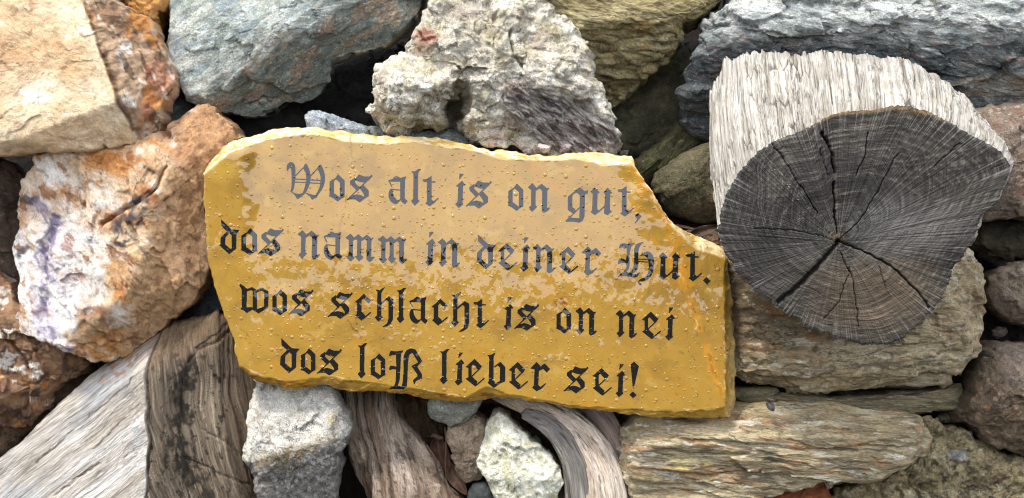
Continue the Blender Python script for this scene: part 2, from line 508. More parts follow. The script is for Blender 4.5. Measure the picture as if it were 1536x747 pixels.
def tube(label, pts, paint, mat, seed, name='driftwood', cat='driftwood', n=90, step=3, fl=3., fls=14, big=3, twist=0., lump=None, parent=None, taper_end=True, flat=.8):
    """pts rows: px, py, z, radius"""
    Pp = np.array(pts, float)
    wx, wy = W(Pp[:, 0], Pp[:, 1], Pp[:, 2]); Pp[:, 0] = wx; Pp[:, 1] = wy
    m = max(12, int(resample(Pp, 10, False)[1]/step))
    C, Ln = resample(Pp, m, False, smooth=2)
    T = np.gradient(C[:, :3], axis=0); T /= np.linalg.norm(T, axis=1, keepdims=True)
    F = np.array([0, 0, 1.])-T*T[:, 2:3]; F /= np.linalg.norm(F, axis=1, keepdims=True)
    R_ = np.cross(T, F)
    th = np.linspace(0, 2*math.pi, n, endpoint=False)
    s = np.linspace(0, Ln, m)[:, None]*np.ones((1, n)); A = th[None, :]+twist*s/100.
    rr = C[:, 3][:, None]*np.ones((1, n))
    ca, sa = np.cos(A)*rr, np.sin(A)*rr
    d = fl*fbm(ca, sa, s*.09, fls, 4, seed, .6)*np.minimum(1, rr/14)+big*fbm(ca, sa, s*.5, 45, 2, seed+4)*np.minimum(1, rr/14)
    d = d-fl*1.0*np.clip(fbm(ca, sa, s*.06, fls*.8, 3, seed+9, .5, True)-.35, 0, 1)
    r2 = rr+d
    P = C[:, None, :3]+F[:, None]*(np.cos(th)[None, :, None]*r2[..., None]*flat)+R_[:, None]*(np.sin(th)[None, :, None]*r2[..., None])
    pa = Paint(P[..., 0], P[..., 1], P[..., 2], seed); pa.s = s; pa.ca = ca; pa.sa = sa; pa.d = d; pa.A = th[None, :]+0*s
    pa.x = (P[..., 0]-768)/kz(P[..., 2])+768; pa.y = (P[..., 1]-373.5)/kz(P[..., 2])+373.5
    paint(pa)
    G = np.stack([ca*1.2, sa*1.2, s*.05], -1)
    nv = m*n
    Vf = np.concatenate([P.reshape(-1, 3), [P[0].mean(0)-T[0]*4, P[-1].mean(0)+T[-1]*4]])
    c = np.arange(n); c2 = (c+1) % n
    q = ring_faces(m, n); t1 = np.stack([np.full(n, nv), c2, c], 1); t2 = np.stack([np.full(n, nv+1), (m-1)*n+c, (m-1)*n+c2], 1)
    colr = np.concatenate([pa.c.reshape(-1, 3), pa.c[0].mean(0)[None]*.6, pa.c[-1].mean(0)[None]*.6])
    Gf = np.concatenate([G.reshape(-1, 3), G[0].mean(0)[None], G[-1].mean(0)[None]])
    o = link(name, Vf, q, np.concatenate([t1, t2]), mat, colr, Gf, None, parent)
    if label: tag(o, label, cat)
    return o

# ------------------------------------------------------------ setting: ground and the earth behind the stones
def ground():
    n = 60
    t = np.linspace(-1, 1, n); g = np.sign(t)*np.abs(t)**3*400
    X, Y = np.meshgrid(g, g)
    V = np.stack([X/S+768, np.full_like(X, 373.5+1.25/S), -(Y-2)/S], -1).reshape(-1, 3)
    i = np.arange(n-1)[:, None]*n+np.arange(n-1)[None, :]
    q = np.stack([i, i+1, i+n+1, i+n], -1).reshape(-1, 4)
    c = np.tile(lin('4c4a3c')*.45, (len(V), 1))
    o = link('ground', V, q, None, M_EARTH, c, V*.02)
    o['kind'] = 'structure'
ground()

def bank():
    xs = np.arange(-1500, 3050, 14.); ys = np.arange(-700, 2290, 14.)
    X, Y = np.meshgrid(xs, ys)
    Z = -250+26*fbm(X, Y, 0, 90, 5, 3)
    V = np.stack([X, Y, Z], -1).reshape(-1, 3)
    ny, nx = X.shape
    i = np.arange(ny-1)[:, None]*nx+np.arange(nx-1)[None, :]
    q = np.stack([i+nx, i+nx+1, i+1, i], -1).reshape(-1, 4)
    c = np.tile(lin('3a3026')*.6, (len(V), 1))*(1+.4*fbm(V[:, 0], V[:, 1], 0, 40, 3, 8))[:, None]
    o = link('earth_bank', V, q, None, M_EARTH, c, V)
    o['kind'] = 'structure'
bank()

# ------------------------------------------------------------ stones
def plane(p1, p2, p3):
    a = np.array([[p1[0], p1[1], 1], [p2[0], p2[1], 1], [p3[0], p3[1], 1]], float)
    g = np.linalg.solve(a, np.array([p1[2], p2[2], p3[2]], float))
    return (0, 0, g[2], g[0], g[1])

# tan boulder, top left
def c_(p):
    p.base(['cfa67c', 'e6c79e', 'f2dcb8', 'f7e6c8'], 70, 6, 30, 1.5)
    p.put(p.ell(60, 60, 70, 45, 20, .6, 30), 'dcb284', .6)
    p.put(p.ell(20, 110, 40, 50, 0, .6, 30), 'c8966a', .5)
    p.thr('fbf3e4', 26, .34, .2, .6, 20, 2, 1, 6); p.thr('c69a6c', 60, .15, .3, .4, 30, 2, 1, 6)
    p.put(p.ell(72, 150, 22, 8, 15, .3, 6), 'f5efe2', .9)
    p.put(p.ell(140, 52, 12, 6, 30, .4, 5), 'f0e6d4', .9)
    p.thr('a87c54', 22, .35, .2, .5)
    f = p.side(131, -10, 204, 200, 2.5, 4)
    r = 1-f
    r = np.where(p.x > 120, r, 0)
    p.put(r, 'b79a7c', 1)
    p.thr('8a6a50', 22, .0, .25, .8, 62, 3, r, 6)
    p.thr('dcd5ca', 18, .12, .2, .8, 62, 2.5, r, 6)
    p.thr('bd7c34', 26, .1, .2, .8, 62, 2, r, 6)
    p.thr('4a3628', 16, .30, .1, .7, 62, 4, r, 6)
    p.put(p.ell(245, 120, 18, 35, -25, .5, 14)*r, 'a85432', .4)
    p.put(p.ell(228, 165, 10, 26, 15, .5, 10)*r, 'b05a38', .35)
    p.put(p.line([(134, 0), (150, 55), (178, 112), (196, 168), (203, 195)], 5, 4)*r, '5e4632', .8)
stone('large tan sandstone boulder in the top left corner with a jagged rusty right flank',
      [(-110, -70), (150, -70), (172, 2), (222, 28), (238, 55), (252, 88), (264, 115), (263, 134), (250, 150), (246, 172), (240, 195), (222, 208), (200, 217), (168, 224), (162, 216), (155, 224), (100, 229), (60, 231), (0, 236), (-110, 238)],
      25, 62, c_, M_SAND, 11, ctr=(90, 90), p=5, facets=0, cham=3, planes=[plane((0, 0, 52), (133, 0, 46), (203, 190, 54)), plane((0, 150, 62), (0, -60, 46), (160, 150, 60)), plane((133, 0, 60), (203, 190, 52), (262, 120, 5)),
      plane((0, 216, 56), (168, 208, 52), (100, 236, 20))], k=1.2, big=4, bigs=90, mid=1.8, mids=26,
      dfun=lambda x, y, h, d: d+np.where((x-133)*190-(y)*70 > 0, 1, 0)*(5*fbm(x*.5+y*.86, (y*.5-x*.86)/2.4, h, 13, 4, 5)), jag=2.5, pf=.35)

# orange rock at the top edge
def c_(p):
    p.base(['9a6a35', 'c08a4a', 'd2a468'], 30, 5, 60, 2); p.thr('7a5028', 12, .2, .2, .7); p.thr('e0bd88', 12, .35, .1, .6)
stone('small orange brown rock at the top edge beside the tan boulder', [(150, -50), (252, -50), (249, 5), (241, 22), (233, 42), (224, 36), (212, 22), (188, 10)],
      -25, 30, c_, M_SAND, 12, facets=5, mid=3)
# dark brown rock behind
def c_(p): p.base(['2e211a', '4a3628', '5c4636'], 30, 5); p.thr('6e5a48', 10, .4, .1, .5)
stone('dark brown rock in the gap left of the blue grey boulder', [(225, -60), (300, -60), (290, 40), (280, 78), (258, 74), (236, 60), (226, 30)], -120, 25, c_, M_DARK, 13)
# dark grey rock between tan boulder and blue boulder
def c_(p): p.base(['3c4140', '5a615e', '6f7672'], 24, 5, 20, 2)
stone('dark grey rock wedged low between the tan and the blue grey boulder', [(225, 130), (272, 118), (300, 165), (300, 215), (250, 225), (215, 215)], -75, 25, c_, M_DARK, 14)

# blue grey boulder
def c_(p):
    p.base(['808984', '9ca49c', 'b9beb4', 'd2d5ca'], 45, 6, -35, 1.6)
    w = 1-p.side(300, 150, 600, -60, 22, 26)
    p.put(1-w, '656b64', .85)  # duller lower right: shade painted in, under the stone's own brownish patches
    p.thr('8c7864', 26, .05, .25, .75, -35, 2, 1-w)
    p.thr('5d6a6c', 16, .2, .2, .7, -35, 2, 1-w)
    p.thr('a99a84', 14, .35, .15, .7, -35, 1.5, 1-w)
    p.thr('c8cfce', 15, .25, .15, .7, -35, 2.5, w)
    p.thr('7c8a93', 20, .2, .2, .6, -35, 2, w)
    p.put(p.line([(385, 130), (400, 90), (440, 20)], 7, 10), 'b9bfba', .45)
    p.put(p.line([(460, 60), (490, 20), (500, -10)], 9, 10), 'b4bbb6', .5)
    p.thr('b99a7a', 10, .45, .1, .6)
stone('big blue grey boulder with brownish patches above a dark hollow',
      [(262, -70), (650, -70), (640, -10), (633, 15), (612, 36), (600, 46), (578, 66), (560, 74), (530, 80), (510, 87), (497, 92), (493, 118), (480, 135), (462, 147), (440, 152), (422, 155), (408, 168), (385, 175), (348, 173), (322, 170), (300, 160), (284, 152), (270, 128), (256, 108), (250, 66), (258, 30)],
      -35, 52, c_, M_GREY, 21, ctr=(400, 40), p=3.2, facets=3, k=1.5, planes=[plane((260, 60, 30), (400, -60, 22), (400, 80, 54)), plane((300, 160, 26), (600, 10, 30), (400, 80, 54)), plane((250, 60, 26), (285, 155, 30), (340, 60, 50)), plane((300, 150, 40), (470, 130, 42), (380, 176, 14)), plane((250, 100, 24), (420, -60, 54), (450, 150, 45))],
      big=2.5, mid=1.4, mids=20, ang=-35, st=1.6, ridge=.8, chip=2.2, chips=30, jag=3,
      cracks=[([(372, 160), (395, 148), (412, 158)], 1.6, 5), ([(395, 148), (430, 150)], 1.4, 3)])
# dark stone in the hollow (upper ledge)
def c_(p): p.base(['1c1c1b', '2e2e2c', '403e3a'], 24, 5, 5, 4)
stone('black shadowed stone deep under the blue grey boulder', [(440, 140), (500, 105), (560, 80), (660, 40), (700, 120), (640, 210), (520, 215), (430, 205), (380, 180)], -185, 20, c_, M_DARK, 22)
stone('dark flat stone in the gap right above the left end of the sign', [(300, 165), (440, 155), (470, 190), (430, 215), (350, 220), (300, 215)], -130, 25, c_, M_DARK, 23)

# bluish stone behind top edge of sign
def c_(p): p.base(['76808a', '9aa2a8', 'b4b9bb'], 18, 5, 15, 2.5); p.thr('e0e2e2', 7, .35, .1, .7); p.thr('5f6a74', 12, .25, .1, .5)
stone('small blue grey stone peeking over the top edge of the sign', [(455, 172), (462, 165), (480, 166), (500, 174), (530, 182), (556, 193), (560, 225), (460, 225), (458, 190)], 5, 22, c_, M_GREY, 24, facets=4, step=2.2)
def c_(p): p.base(['6a6f68', '8a8f86', 'a0a398'], 18, 5, 5, 3)
stone('flat grey green stone between sign top and the crusty white rock', [(540, 186), (600, 190), (680, 196), (720, 215), (720, 240), (560, 240), (535, 205)], -12, 20, c_, M_GREY, 25, step=2.4)

# olive brown boulder top centre
def c_(p):
    p.base(['6a5c3a', '9a8c64', 'b8ab80', 'cabf98'], 40, 5, 12, 3)
    p.thr('4a3f28', 12, .12, .2, .75, 12, 3.5); p.thr('c2b48c', 14, .38, .12, .6, 12, 3)
    d = p.side(1030, 55, 880, 80, 18, 14)
    p.put(d, '7a6840', .25); p.thr('9a7a3e', 20, .15, .2, .6, 15, 2, p.ell(960, 70, 70, 40))
stone('olive brown layered boulder at the top behind the crusty white rock',
      [(780, -60), (1100, -60), (1085, -5), (1062, 22), (1048, 33), (1027, 42), (1025, 60), (1012, 82), (990, 100), (968, 112), (955, 130), (940, 143), (912, 158), (880, 162), (820, 120)],
      -55, 60, c_, M_OLIVE, 31, ctr=(930, 30), p=2.4, facets=3, planes=[plane((850, 45, 58), (1030, 40, 50), (920, 150, -45)), plane((850, -60, 20), (1030, -60, 10), (930, 40, 60))], ang=12, st=3, mid=4, ridge=3.5, mids=16, big=5, jag=3)
def c_(p): p.base(['3c3a2c', '5a5742', '706a50'], 24, 5, -40, 2)
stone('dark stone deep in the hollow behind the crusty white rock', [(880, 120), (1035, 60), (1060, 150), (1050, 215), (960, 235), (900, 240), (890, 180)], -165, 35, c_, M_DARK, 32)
def c_(p): p.base(['3c3a26', '5a583c', '6e6a48'], 20, 5, -50, 3); p.thr('7d774c', 14, .3, .1, .5, -50, 3)
stone('mossy slanting slab in the hollow between sign and log', [(1030, 170), (1062, 185), (1058, 215), (1010, 260), (985, 285), (950, 300), (940, 250), (985, 215)], -120, 28, c_, M_OLIVE, 33, ang=-50, st=3, mid=3)
def c_(p):
    p.base(['5a5540', '6f684e', '857b5e'], 30, 5, -20, 1.5); p.thr('8d7258', 20, .2, .2, .6); p.thr('55573c', 16, .1, .2, .5)
stone('rounded olive brown stone in the hollow left of the log', [(1085, 205), (1090, 335), (1068, 336), (1035, 331), (1005, 322), (988, 306), (978, 280), (984, 258), (1005, 240), (1040, 222), (1065, 212)],
      -70, 42, c_, M_OLIVE, 34, facets=3, p=2.1, mid=1.2, k=5, cham=3, chip=.7)
def c_(p): p.base(['4a3d34', '6b594c', '80705f'], 20, 5, 10, 2)
stone('thin brown stone behind the upper right corner of the sign', [(1000, 352), (1040, 345), (1100, 338), (1110, 420), (1040, 400)], -35, 20, c_, M_DARK, 35)
stone('low dark brown stone under the rounded stone in the hollow', [(950, 300), (1000, 318), (1090, 340), (1100, 400), (980, 400)], -150, 25, c_, M_DARK, 36)

# crusty white rock
def c_(p):
    p.base(['b8ab8a', 'e6dcc2', 'fbf4e2', 'fffbf0'], 36, 7); p.thr('a89878', 12, .25, .2, .6, 0, 1, 1, 6)
    p.thr('b5ac88', 30, .25, .2, .5); p.thr('b8a096', 34, .28, .2, .5)
    p.put(p.ell(640, 60, 18, 12, 10, .5, 8), 'b86a55', .75); p.put(p.ell(635, 78, 20, 9, 10, .5, 8), '8a6a48', .7)
    p.put(p.ell(775, 140, 24, 12, 30, .6, 12), 'c99a8a', .5)
    p.put(p.ell(700, 25, 35, 22, 0, .6, 15), 'a8998a', .6)
    p.thr('857b6a', 9, .48, .1, .6)
    g = p.side(760, 150, 930, 225, 10, 14)*1.0
    g = g*(p.x > 740)
    g2 = np.clip(p.ell(850, 195, 105, 38, 28, .35, 12), 0, 1)
    p.put(g2, 'a39a94', .9); p.thr('5a4a48', 10, .0, .2, .85, 38, 4, g2); p.thr('d8d3cc', 8, .3, .15, .7, 38, 4, g2)
    p.put(p.ell(745, 205, 14, 14, 0, .4, 6), 'ead9cf', .8); p.thr('b0605c', 8, .3, .1, .7, 0, 1, p.ell(762, 203, 12, 12))
    p.put(p.ell(684, 172, 22, 32, 0, .5, 8), '8a7e66', .45)  # brown painted into the hole to deepen its shade
    p.put(p.ell(677, 132, 12, 8, 0, .4, 5), '7a6a58', .6)
    p.thr('8d8a5c', 16, .2, .2, .6, 0, 1, p.ell(600, 190, 60, 14, 0, .5, 6))
def hf(x, y, h):
    h = h-95*np.exp(-(((x-684+.25*(y-165))/15)**2+((y-166)/27)**2)**2)
    h = h-85*np.exp(-(((x-655)/60)**2+((y-212)/20)**2)**2)
    h = h+26*np.exp(-(((x-612)/46)**2+((y-135)/38)**2)**1.5)
    h = h-16*np.exp(-(segdist(x, y, [(620, 85), (640, 100), (665, 105)])/14)**2)
    h = h+14*np.exp(-(((x-850)/40)**2+((y-110)/40)**2)**1.5)
    h = h-9*np.exp(-(segdist(x, y, [(760, 110), (790, 150), (840, 160), (880, 165)])/12)**2)
    return h
stone('rugged crusty white quartz rock in the upper middle with a dark hole and pinkish stains',
      [(640, -60), (815, -60), (818, 4), (832, 22), (850, 38), (868, 42), (872, 55), (885, 63), (893, 88), (897, 112), (903, 130), (905, 160), (915, 178), (922, 198), (930, 215), (924, 232), (888, 238), (840, 240), (795, 236), (768, 225), (750, 222), (712, 214), (692, 214), (650, 212), (610, 205), (575, 196), (568, 182), (555, 172), (553, 158), (560, 148), (570, 134), (568, 118), (563, 100), (568, 88), (590, 80), (606, 84), (612, 62), (620, 46), (634, 30), (650, 16), (650, -4)],
      15, 60, c_, M_WHITE, 41, ctr=(740, 110), p=2.6, facets=6, k=3, hf=hf, big=13, bigs=48, mid=3.2, mids=20, crystal=2.6, cs=17, jag=4, step=2.2,
      cracks=[([(765, 55), (772, 90), (785, 115)], 2, 9), ([(700, 95), (690, 120), (688, 150)], 2.5, 6)],
      dfun=lambda x, y, h, d: np.where(((x-850)*.88+(y-195)*.47)**2/105**2+(-(x-850)*.47+(y-195)*.88)**2/36**2 < 1, d*.4+5*fbm((x*.8+y*.6)/4, y*.8-x*.6, h/2, 9, 4, 2, .6, True), d))

# blue grey long boulder top right
def c_(p):
    p.base(['727672', '959b97', 'b9bbb5', 'd6d6ce'], 40, 6, 8, 2.4)
    t = p.side(1600, 55, 1050, 75, 10, 30)
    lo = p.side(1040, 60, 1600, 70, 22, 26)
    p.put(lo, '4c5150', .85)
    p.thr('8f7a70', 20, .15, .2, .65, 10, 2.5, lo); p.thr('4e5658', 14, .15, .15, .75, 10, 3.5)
    p.thr('ccd2d3', 12, .3, .15, .65, 8, 3.5, 1-lo*.6)
    p.put(p.ell(1500, 130, 60, 16, 8, .5, 12), 'a9a394', .5); p.thr('9a8058', 12, .3, .1, .5, 5, 3, p.ell(1480, 125, 80, 22))
    p.put(p.ell(1045, 110, 26, 60, 10, .5, 12), '5f6566', .5)
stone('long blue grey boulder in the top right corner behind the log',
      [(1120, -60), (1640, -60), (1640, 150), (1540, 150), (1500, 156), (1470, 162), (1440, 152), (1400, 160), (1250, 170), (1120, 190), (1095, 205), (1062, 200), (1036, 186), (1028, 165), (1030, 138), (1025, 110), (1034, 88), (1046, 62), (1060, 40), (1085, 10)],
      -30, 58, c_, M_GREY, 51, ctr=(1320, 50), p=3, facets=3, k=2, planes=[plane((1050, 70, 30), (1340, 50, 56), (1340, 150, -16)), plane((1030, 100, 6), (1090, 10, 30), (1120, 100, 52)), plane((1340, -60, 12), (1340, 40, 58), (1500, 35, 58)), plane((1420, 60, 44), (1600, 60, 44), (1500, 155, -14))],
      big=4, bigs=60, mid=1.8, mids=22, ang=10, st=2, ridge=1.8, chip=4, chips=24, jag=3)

# pink stone right of log
def c_(p):
    p.base(['6e6052', '857565', '9a8b79'], 40, 5, 20, 2); p.thr('92604f', 18, .3, .12, .5); p.thr('bdb2ab', 12, .35, .12, .6); p.thr('6a5a55', 16, .25, .15, .5)
    p.thr('c2bdb0', 7, .5, .08, .7)
stone('smooth pinkish grey stone at the right edge behind the log', [(1430, 170), (1475, 160), (1520, 150), (1640, 145), (1640, 326), (1540, 330), (1500, 330), (1462, 326), (1420, 300)],
      -35, 48, c_, M_LICHEN, 61, ctr=(1530, 245), p=5, facets=4, mid=1.4)
def c_(p): p.base(['2f2c26', '45402f', '585040'], 30, 5, 0, 3)
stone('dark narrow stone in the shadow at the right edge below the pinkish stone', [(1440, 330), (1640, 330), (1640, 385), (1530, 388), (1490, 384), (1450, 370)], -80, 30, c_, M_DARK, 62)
def c_(p):
    p.base(['77685a', '8d7e6c', 'a59680'], 28, 5, 10, 2); p.thr('5e4a3a', 14, .3, .12, .6); p.thr('b3a48c', 12, .35, .1, .6)
stone('small brown stone at the right edge under the dark gap', [(1640, 392), (1545, 394), (1515, 398), (1492, 403), (1480, 415), (1481, 440), (1490, 462), (1505, 478), (1530, 489), (1640, 500)], -30, 40, c_, M_LICHEN, 63, facets=4, p=2.3)
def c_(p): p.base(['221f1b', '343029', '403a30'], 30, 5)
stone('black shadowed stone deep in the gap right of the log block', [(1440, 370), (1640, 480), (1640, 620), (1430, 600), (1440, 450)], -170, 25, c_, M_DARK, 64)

# block under the log
def c_(p):
    p.base(['786648', '9b8764', 'bbaa88', 'd4c7aa'], 38, 6, 4, 2.4)
    l = p.ell(1150, 480, 90, 80, 20, .5, 30)  # left part: the log's shadow painted in as dark brown
    p.put(l, '66543c', .75); p.put(p.ell(1290, 535, 165, 30, -2, .6, 20), 'dccba6', .5); p.thr('94683a', 18, .15, .2, .6, 10, 3, l)
    p.thr('6d6550', 12, .25, .15, .7, 3, 5); p.thr('d6d0be', 10, .3, .12, .6, 3, 5)
    p.thr('a57a4c', 22, .3, .2, .6, 5, 2, p.side(1100, 400, 1100, 600, 20, 20))
    p.thr('5c5a44', 14, .35, .12, .6)
stone('broad layered greyish block carrying the sawn log',
      [(1060, 372), (1200, 360), (1440, 360), (1455, 376), (1472, 405), (1476, 450), (1474, 500), (1462, 530), (1440, 556), (1422, 572), (1380, 582), (1320, 580), (1260, 584), (1190, 583), (1120, 576), (1080, 560), (1060, 480)],
      0, 66, c_, M_SLAB, 71, ctr=(1270, 480), p=4, facets=1, k=2.5, planes=[plane((1120, 440, 50), (1430, 440, 64), (1430, 530, 66)), plane((1425, 400, 64), (1425, 570, 60), (1474, 480, 15)), plane((1100, 548, 56), (1430, 528, 66), (1260, 584, 2)), plane((1160, 480, 62), (1180, 560, 58), (1080, 480, 20))],
      big=5, bigs=60, mid=2.6, mids=18, ang=3, st=2.5, ridge=1.6, jag=2, chip=3, chips=22)
# thin slab
def c_(p): p.base(['5e563f', '7c7256', '94896c'], 24, 5, 2, 5); p.thr('a8a894', 9, .3, .12, .6, 2, 5); p.thr('44443a', 12, .25, .12, .6, 2, 4)
stone('thin mossy grey slab squeezed under the layered block', [(1100, 588), (1150, 584), (1240, 592), (1340, 590), (1400, 585), (1440, 578), (1446, 590), (1440, 608), (1410, 613), (1370, 620), (1300, 616), (1200, 612), (1120, 606)], -25, 26, c_, M_SLAB, 72, p=3, mid=3, ang=2, st=5, ridge=2, facets=2)
# long slab
def c_(p):
    p.base(['7c6d50', '9e8e6c', 'bcac8a', 'd4c7aa'], 34, 6, 3, 3.2)
    p.thr('b08a64', 20, .12, .2, .7, 4, 4); p.thr('6a6450', 11, .2, .15, .75, 6, 6); p.thr('dcd7c4', 9, .3, .12, .65, 4, 6)
    p.put(p.side(1600, 618, 940, 626, 14, 8), '8f7f58', .45)
    p.thr('7a7a54', 20, .2, .2, .4, 4, 3, p.ell(1030, 640, 60, 16, 0)); p.thr('c29a72', 16, .15, .2, .6, 4, 3, p.ell(1230, 680, 120, 26, 4))
    p.thr('c8b968', 14, .2, .15, .5, 4, 3, p.ell(1030, 680, 60, 24, 4))
stone('long banded beige slab lying below the sign and the layered block',
      [(925, 640), (960, 620), (1040, 606), (1100, 600), (1180, 602), (1260, 606), (1340, 614), (1380, 622), (1393, 634), (1397, 656), (1388, 680), (1365, 694), (1330, 704), (1290, 716), (1250, 724), (1200, 730), (1170, 744), (1130, 765), (950, 770), (930, 700)],
      10, 52, c_, M_SLAB, 73, ctr=(1150, 675), p=3.2, facets=1, k=1.5, planes=[plane((950, 640, 42), (1380, 650, 46), (1150, 600, 2)), plane((940, 650, 44), (1380, 660, 50), (1150, 740, 22)), plane((1360, 630, 46), (1360, 690, 44), (1397, 655, 12))],
      big=6, bigs=70, mid=2.6, mids=16, ang=4, st=4, ridge=1.8, jag=3, chip=2.6, chips=20,
      cracks=[([(1000, 652), (1100, 660), (1200, 668), (1330, 672)], 2.5, 5), ([(950, 700), (1060, 712), (1150, 700)], 2.5, 6)])
# brown stone right
def c_(p):
    p.base(['544732', '6c5c48', '887860'], 34, 6, 50, 2); p.thr('a88f78', 9, .38, .1, .7, 50, 2); p.thr('46423a', 18, .25, .15, .6)
    p.put(p.ell(1530, 540, 40, 40, 0, .6, 12), '9c8c7e', .7); p.thr('a5714e', 10, .4, .1, .6)
stone('reddish brown stone with pale specks at the lower right edge', [(1640, 520), (1545, 515), (1490, 514), (1475, 524), (1466, 545), (1456, 575), (1446, 600), (1435, 622), (1440, 634), (1460, 645), (1490, 668), (1520, 680), (1640, 700)],
      5, 48, c_, M_LICHEN, 81, ctr=(1540, 600), p=5, facets=4, mid=2.2)
def c_(p):
    p.base(['6c6246', '918360', 'af9f7a', 'c8ba96'], 30, 6, 20, 2); p.thr('444030', 14, .15, .15, .75); p.thr('cfc6a6', 14, .3, .12, .7, 0, 1, 1, 6); p.thr('6e5a44', 20, .2, .2, .7, 0, 1, 1-p.side(1640, 720, 1380, 650, 14, 12))
    p.put(p.ell(1422, 676, 13, 8, 0, .3, 4), 'b9bcb4', .9)
stone('rough yellowish green boulder in the bottom right corner', [(1380, 630), (1440, 640), (1500, 680), (1560, 690), (1640, 720), (1640, 850), (1240, 850), (1250, 735), (1290, 716), (1350, 690), (1370, 660)],
      -45, 60, c_, M_OLIVE, 82, ctr=(1430, 760), p=5, facets=5, mid=5, mids=20, ridge=4, chip=3.4, chips=20, big=4)
def c_(p): p.base(['8d5034', 'a5623f', 'b57850'], 30, 4)
stone('terracotta coloured stone at the bottom edge under the long slab', [(1130, 765), (1160, 740), (1200, 728), (1240, 722), (1250, 745), (1246, 850), (1130, 850)], -30, 30, c_, M_SAND, 83)
def c_(p): p.base(['38332a', '575044', '6e6556'], 26, 5)
stone('dark stone in the gap between the long slab and the corner boulder', [(1370, 600), (1460, 620), (1560, 690), (1500, 720), (1360, 720)], -130, 25, c_, M_DARK, 84)
stone('dark stone hidden in the gap under the right end of the sign', [(890, 590), (1130, 560), (1130, 660), (1000, 680), (930, 720), (880, 680)], -120, 30, c_, M_DARK, 85)

# amethyst rock
def c_(p):
    p.base(['c08f5c', 'd9b084', 'e8cba6', 'f0dcc0'], 36, 5, 40, 1.6)
    r = p.side(330, 170, 200, 545, 12, 12)       # left of the ridge
    q = p.side(290, 200, 175, 545, 14, 14)
    p.put(1-q, 'c29668', .8); p.thr('8a6542', 20, .15, .2, .6, 0, 1, 1-q); p.thr('c9a478', 14, .3, .15, .5, 0, 1, 1-q)
    up = p.ell(300, 205, 52, 52, 0, .4, 12); p.put(up, 'b48558', .8); p.thr('7c5434', 10, .1, .2, .7, -50, 2, up); p.thr('d2a880', 9, .3, .1, .6, -50, 2, up)
    w = p.ell(80, 410, 75, 130, 10, .35, 26)*q
    p.put(w, 'f6f1ec', .95)
    w2 = p.ell(110, 290, 80, 50, -15, .4, 24); p.put(w2, 'ead8c2', .55)
    p.thr('d08838', 50, .12, .2, .85, 40, 1.6, q*(1-.7*w), 6); p.thr('f6efe4', 44, .12, .2, .8, 50, 1.5, q, 6); p.thr('c07c38', 30, .18, .15, .75, 30, 2, p.ell(190, 270, 100, 60, -20, .5, 20)*q, 6)
    p.thr('9a5c2c', 26, .26, .12, .8, 40, 1.6, q, 6); p.thr('dfb27c', 20, .25, .15, .6, 40, 2, q, 6)
    v = p.line([(95, 330), (75, 380), (85, 430), (70, 480), (110, 520)], 8, 14)+.8*p.line([(60, 300), (95, 340), (85, 370)], 6, 10)
    p.thr('75648f', 12, -.2, .25, .85, 70, 2, np.clip(v, 0, 1)); p.thr('b9abc4', 14, -.1, .3, .5, 70, 2, p.ell(85, 440, 32, 80, 5, .6, 12))
    for (cx, cy, rx, ry) in ((205, 335, 30, 12), (225, 300, 22, 8), (48, 300, 14, 8), (38, 378, 12, 9), (200, 360, 14, 10), (240, 265, 14, 6), (95, 470, 9, 8)):
        p.thr('3f3f4a', 14, -.12, .1, .9, 0, 1, p.ell(cx, cy, rx, ry, -25, .5, 10))
    p.put(p.ell(160, 490, 34, 26, 0, .5, 14), '9a7248', .6)
def hf(x, y, h):
    h = h-7*np.exp(-(segdist(x, y, [(95, 330), (78, 380), (85, 430), (72, 480)])/7)**2)
    return h
stone('jagged white and rusty orange quartz rock with a purple amethyst vein left of the sign',
      [(60, 236), (100, 226), (150, 222), (210, 214), (250, 196), (275, 178), (290, 164), (304, 158), (322, 160), (330, 172), (345, 182), (362, 206), (345, 224), (330, 240), (322, 255), (314, 290), (316, 340), (318, 395), (308, 425), (296, 446), (268, 468), (244, 492), (215, 520), (200, 528), (150, 541), (118, 533), (92, 520), (60, 508), (28, 500), (24, 478), (34, 462), (30, 440), (36, 420), (30, 396), (22, 372), (34, 350), (40, 332), (30, 300), (38, 275), (50, 252)],
      -5, 72, c_, M_QUARTZ, 91, ctr=(185, 370), p=4, cham=3, facets=1, k=2, hf=hf,
      planes=[plane((60, 250, 30), (250, 250, 66), (80, 500, 36)), plane((290, 215, 58), (200, 430, 66), (318, 380, 14)), plane((200, 430, 64), (300, 440, 12), (150, 540, 12)), plane((250, 250, 64), (300, 240, 50), (290, 160, 8)), plane((40, 300, 18), (28, 490, 14), (110, 400, 60))],
      big=3, bigs=50, mid=1.6, mids=22, ang=60, st=1.5, ridge=1.0, chip=3.0, pf=.7, chips=24, jag=4,
      cracks=[([(262, 255), (248, 285), (225, 304), (195, 318), (165, 338)], 2.4, 12), ([(262, 372), (268, 330), (262, 300)], 2.5, 4), ([(120, 250), (140, 300), (130, 340)], 2, 4)])
def c_(p): p.base(['4e3628', '765238', '8d6a4a'], 20, 5, -30, 2)
stone('narrow brown stone tucked under the tan boulder', [(150, 228), (200, 205), (250, 190), (285, 175), (290, 215), (240, 235), (180, 245)], -40, 28, c_, M_SAND, 92, facets=3)

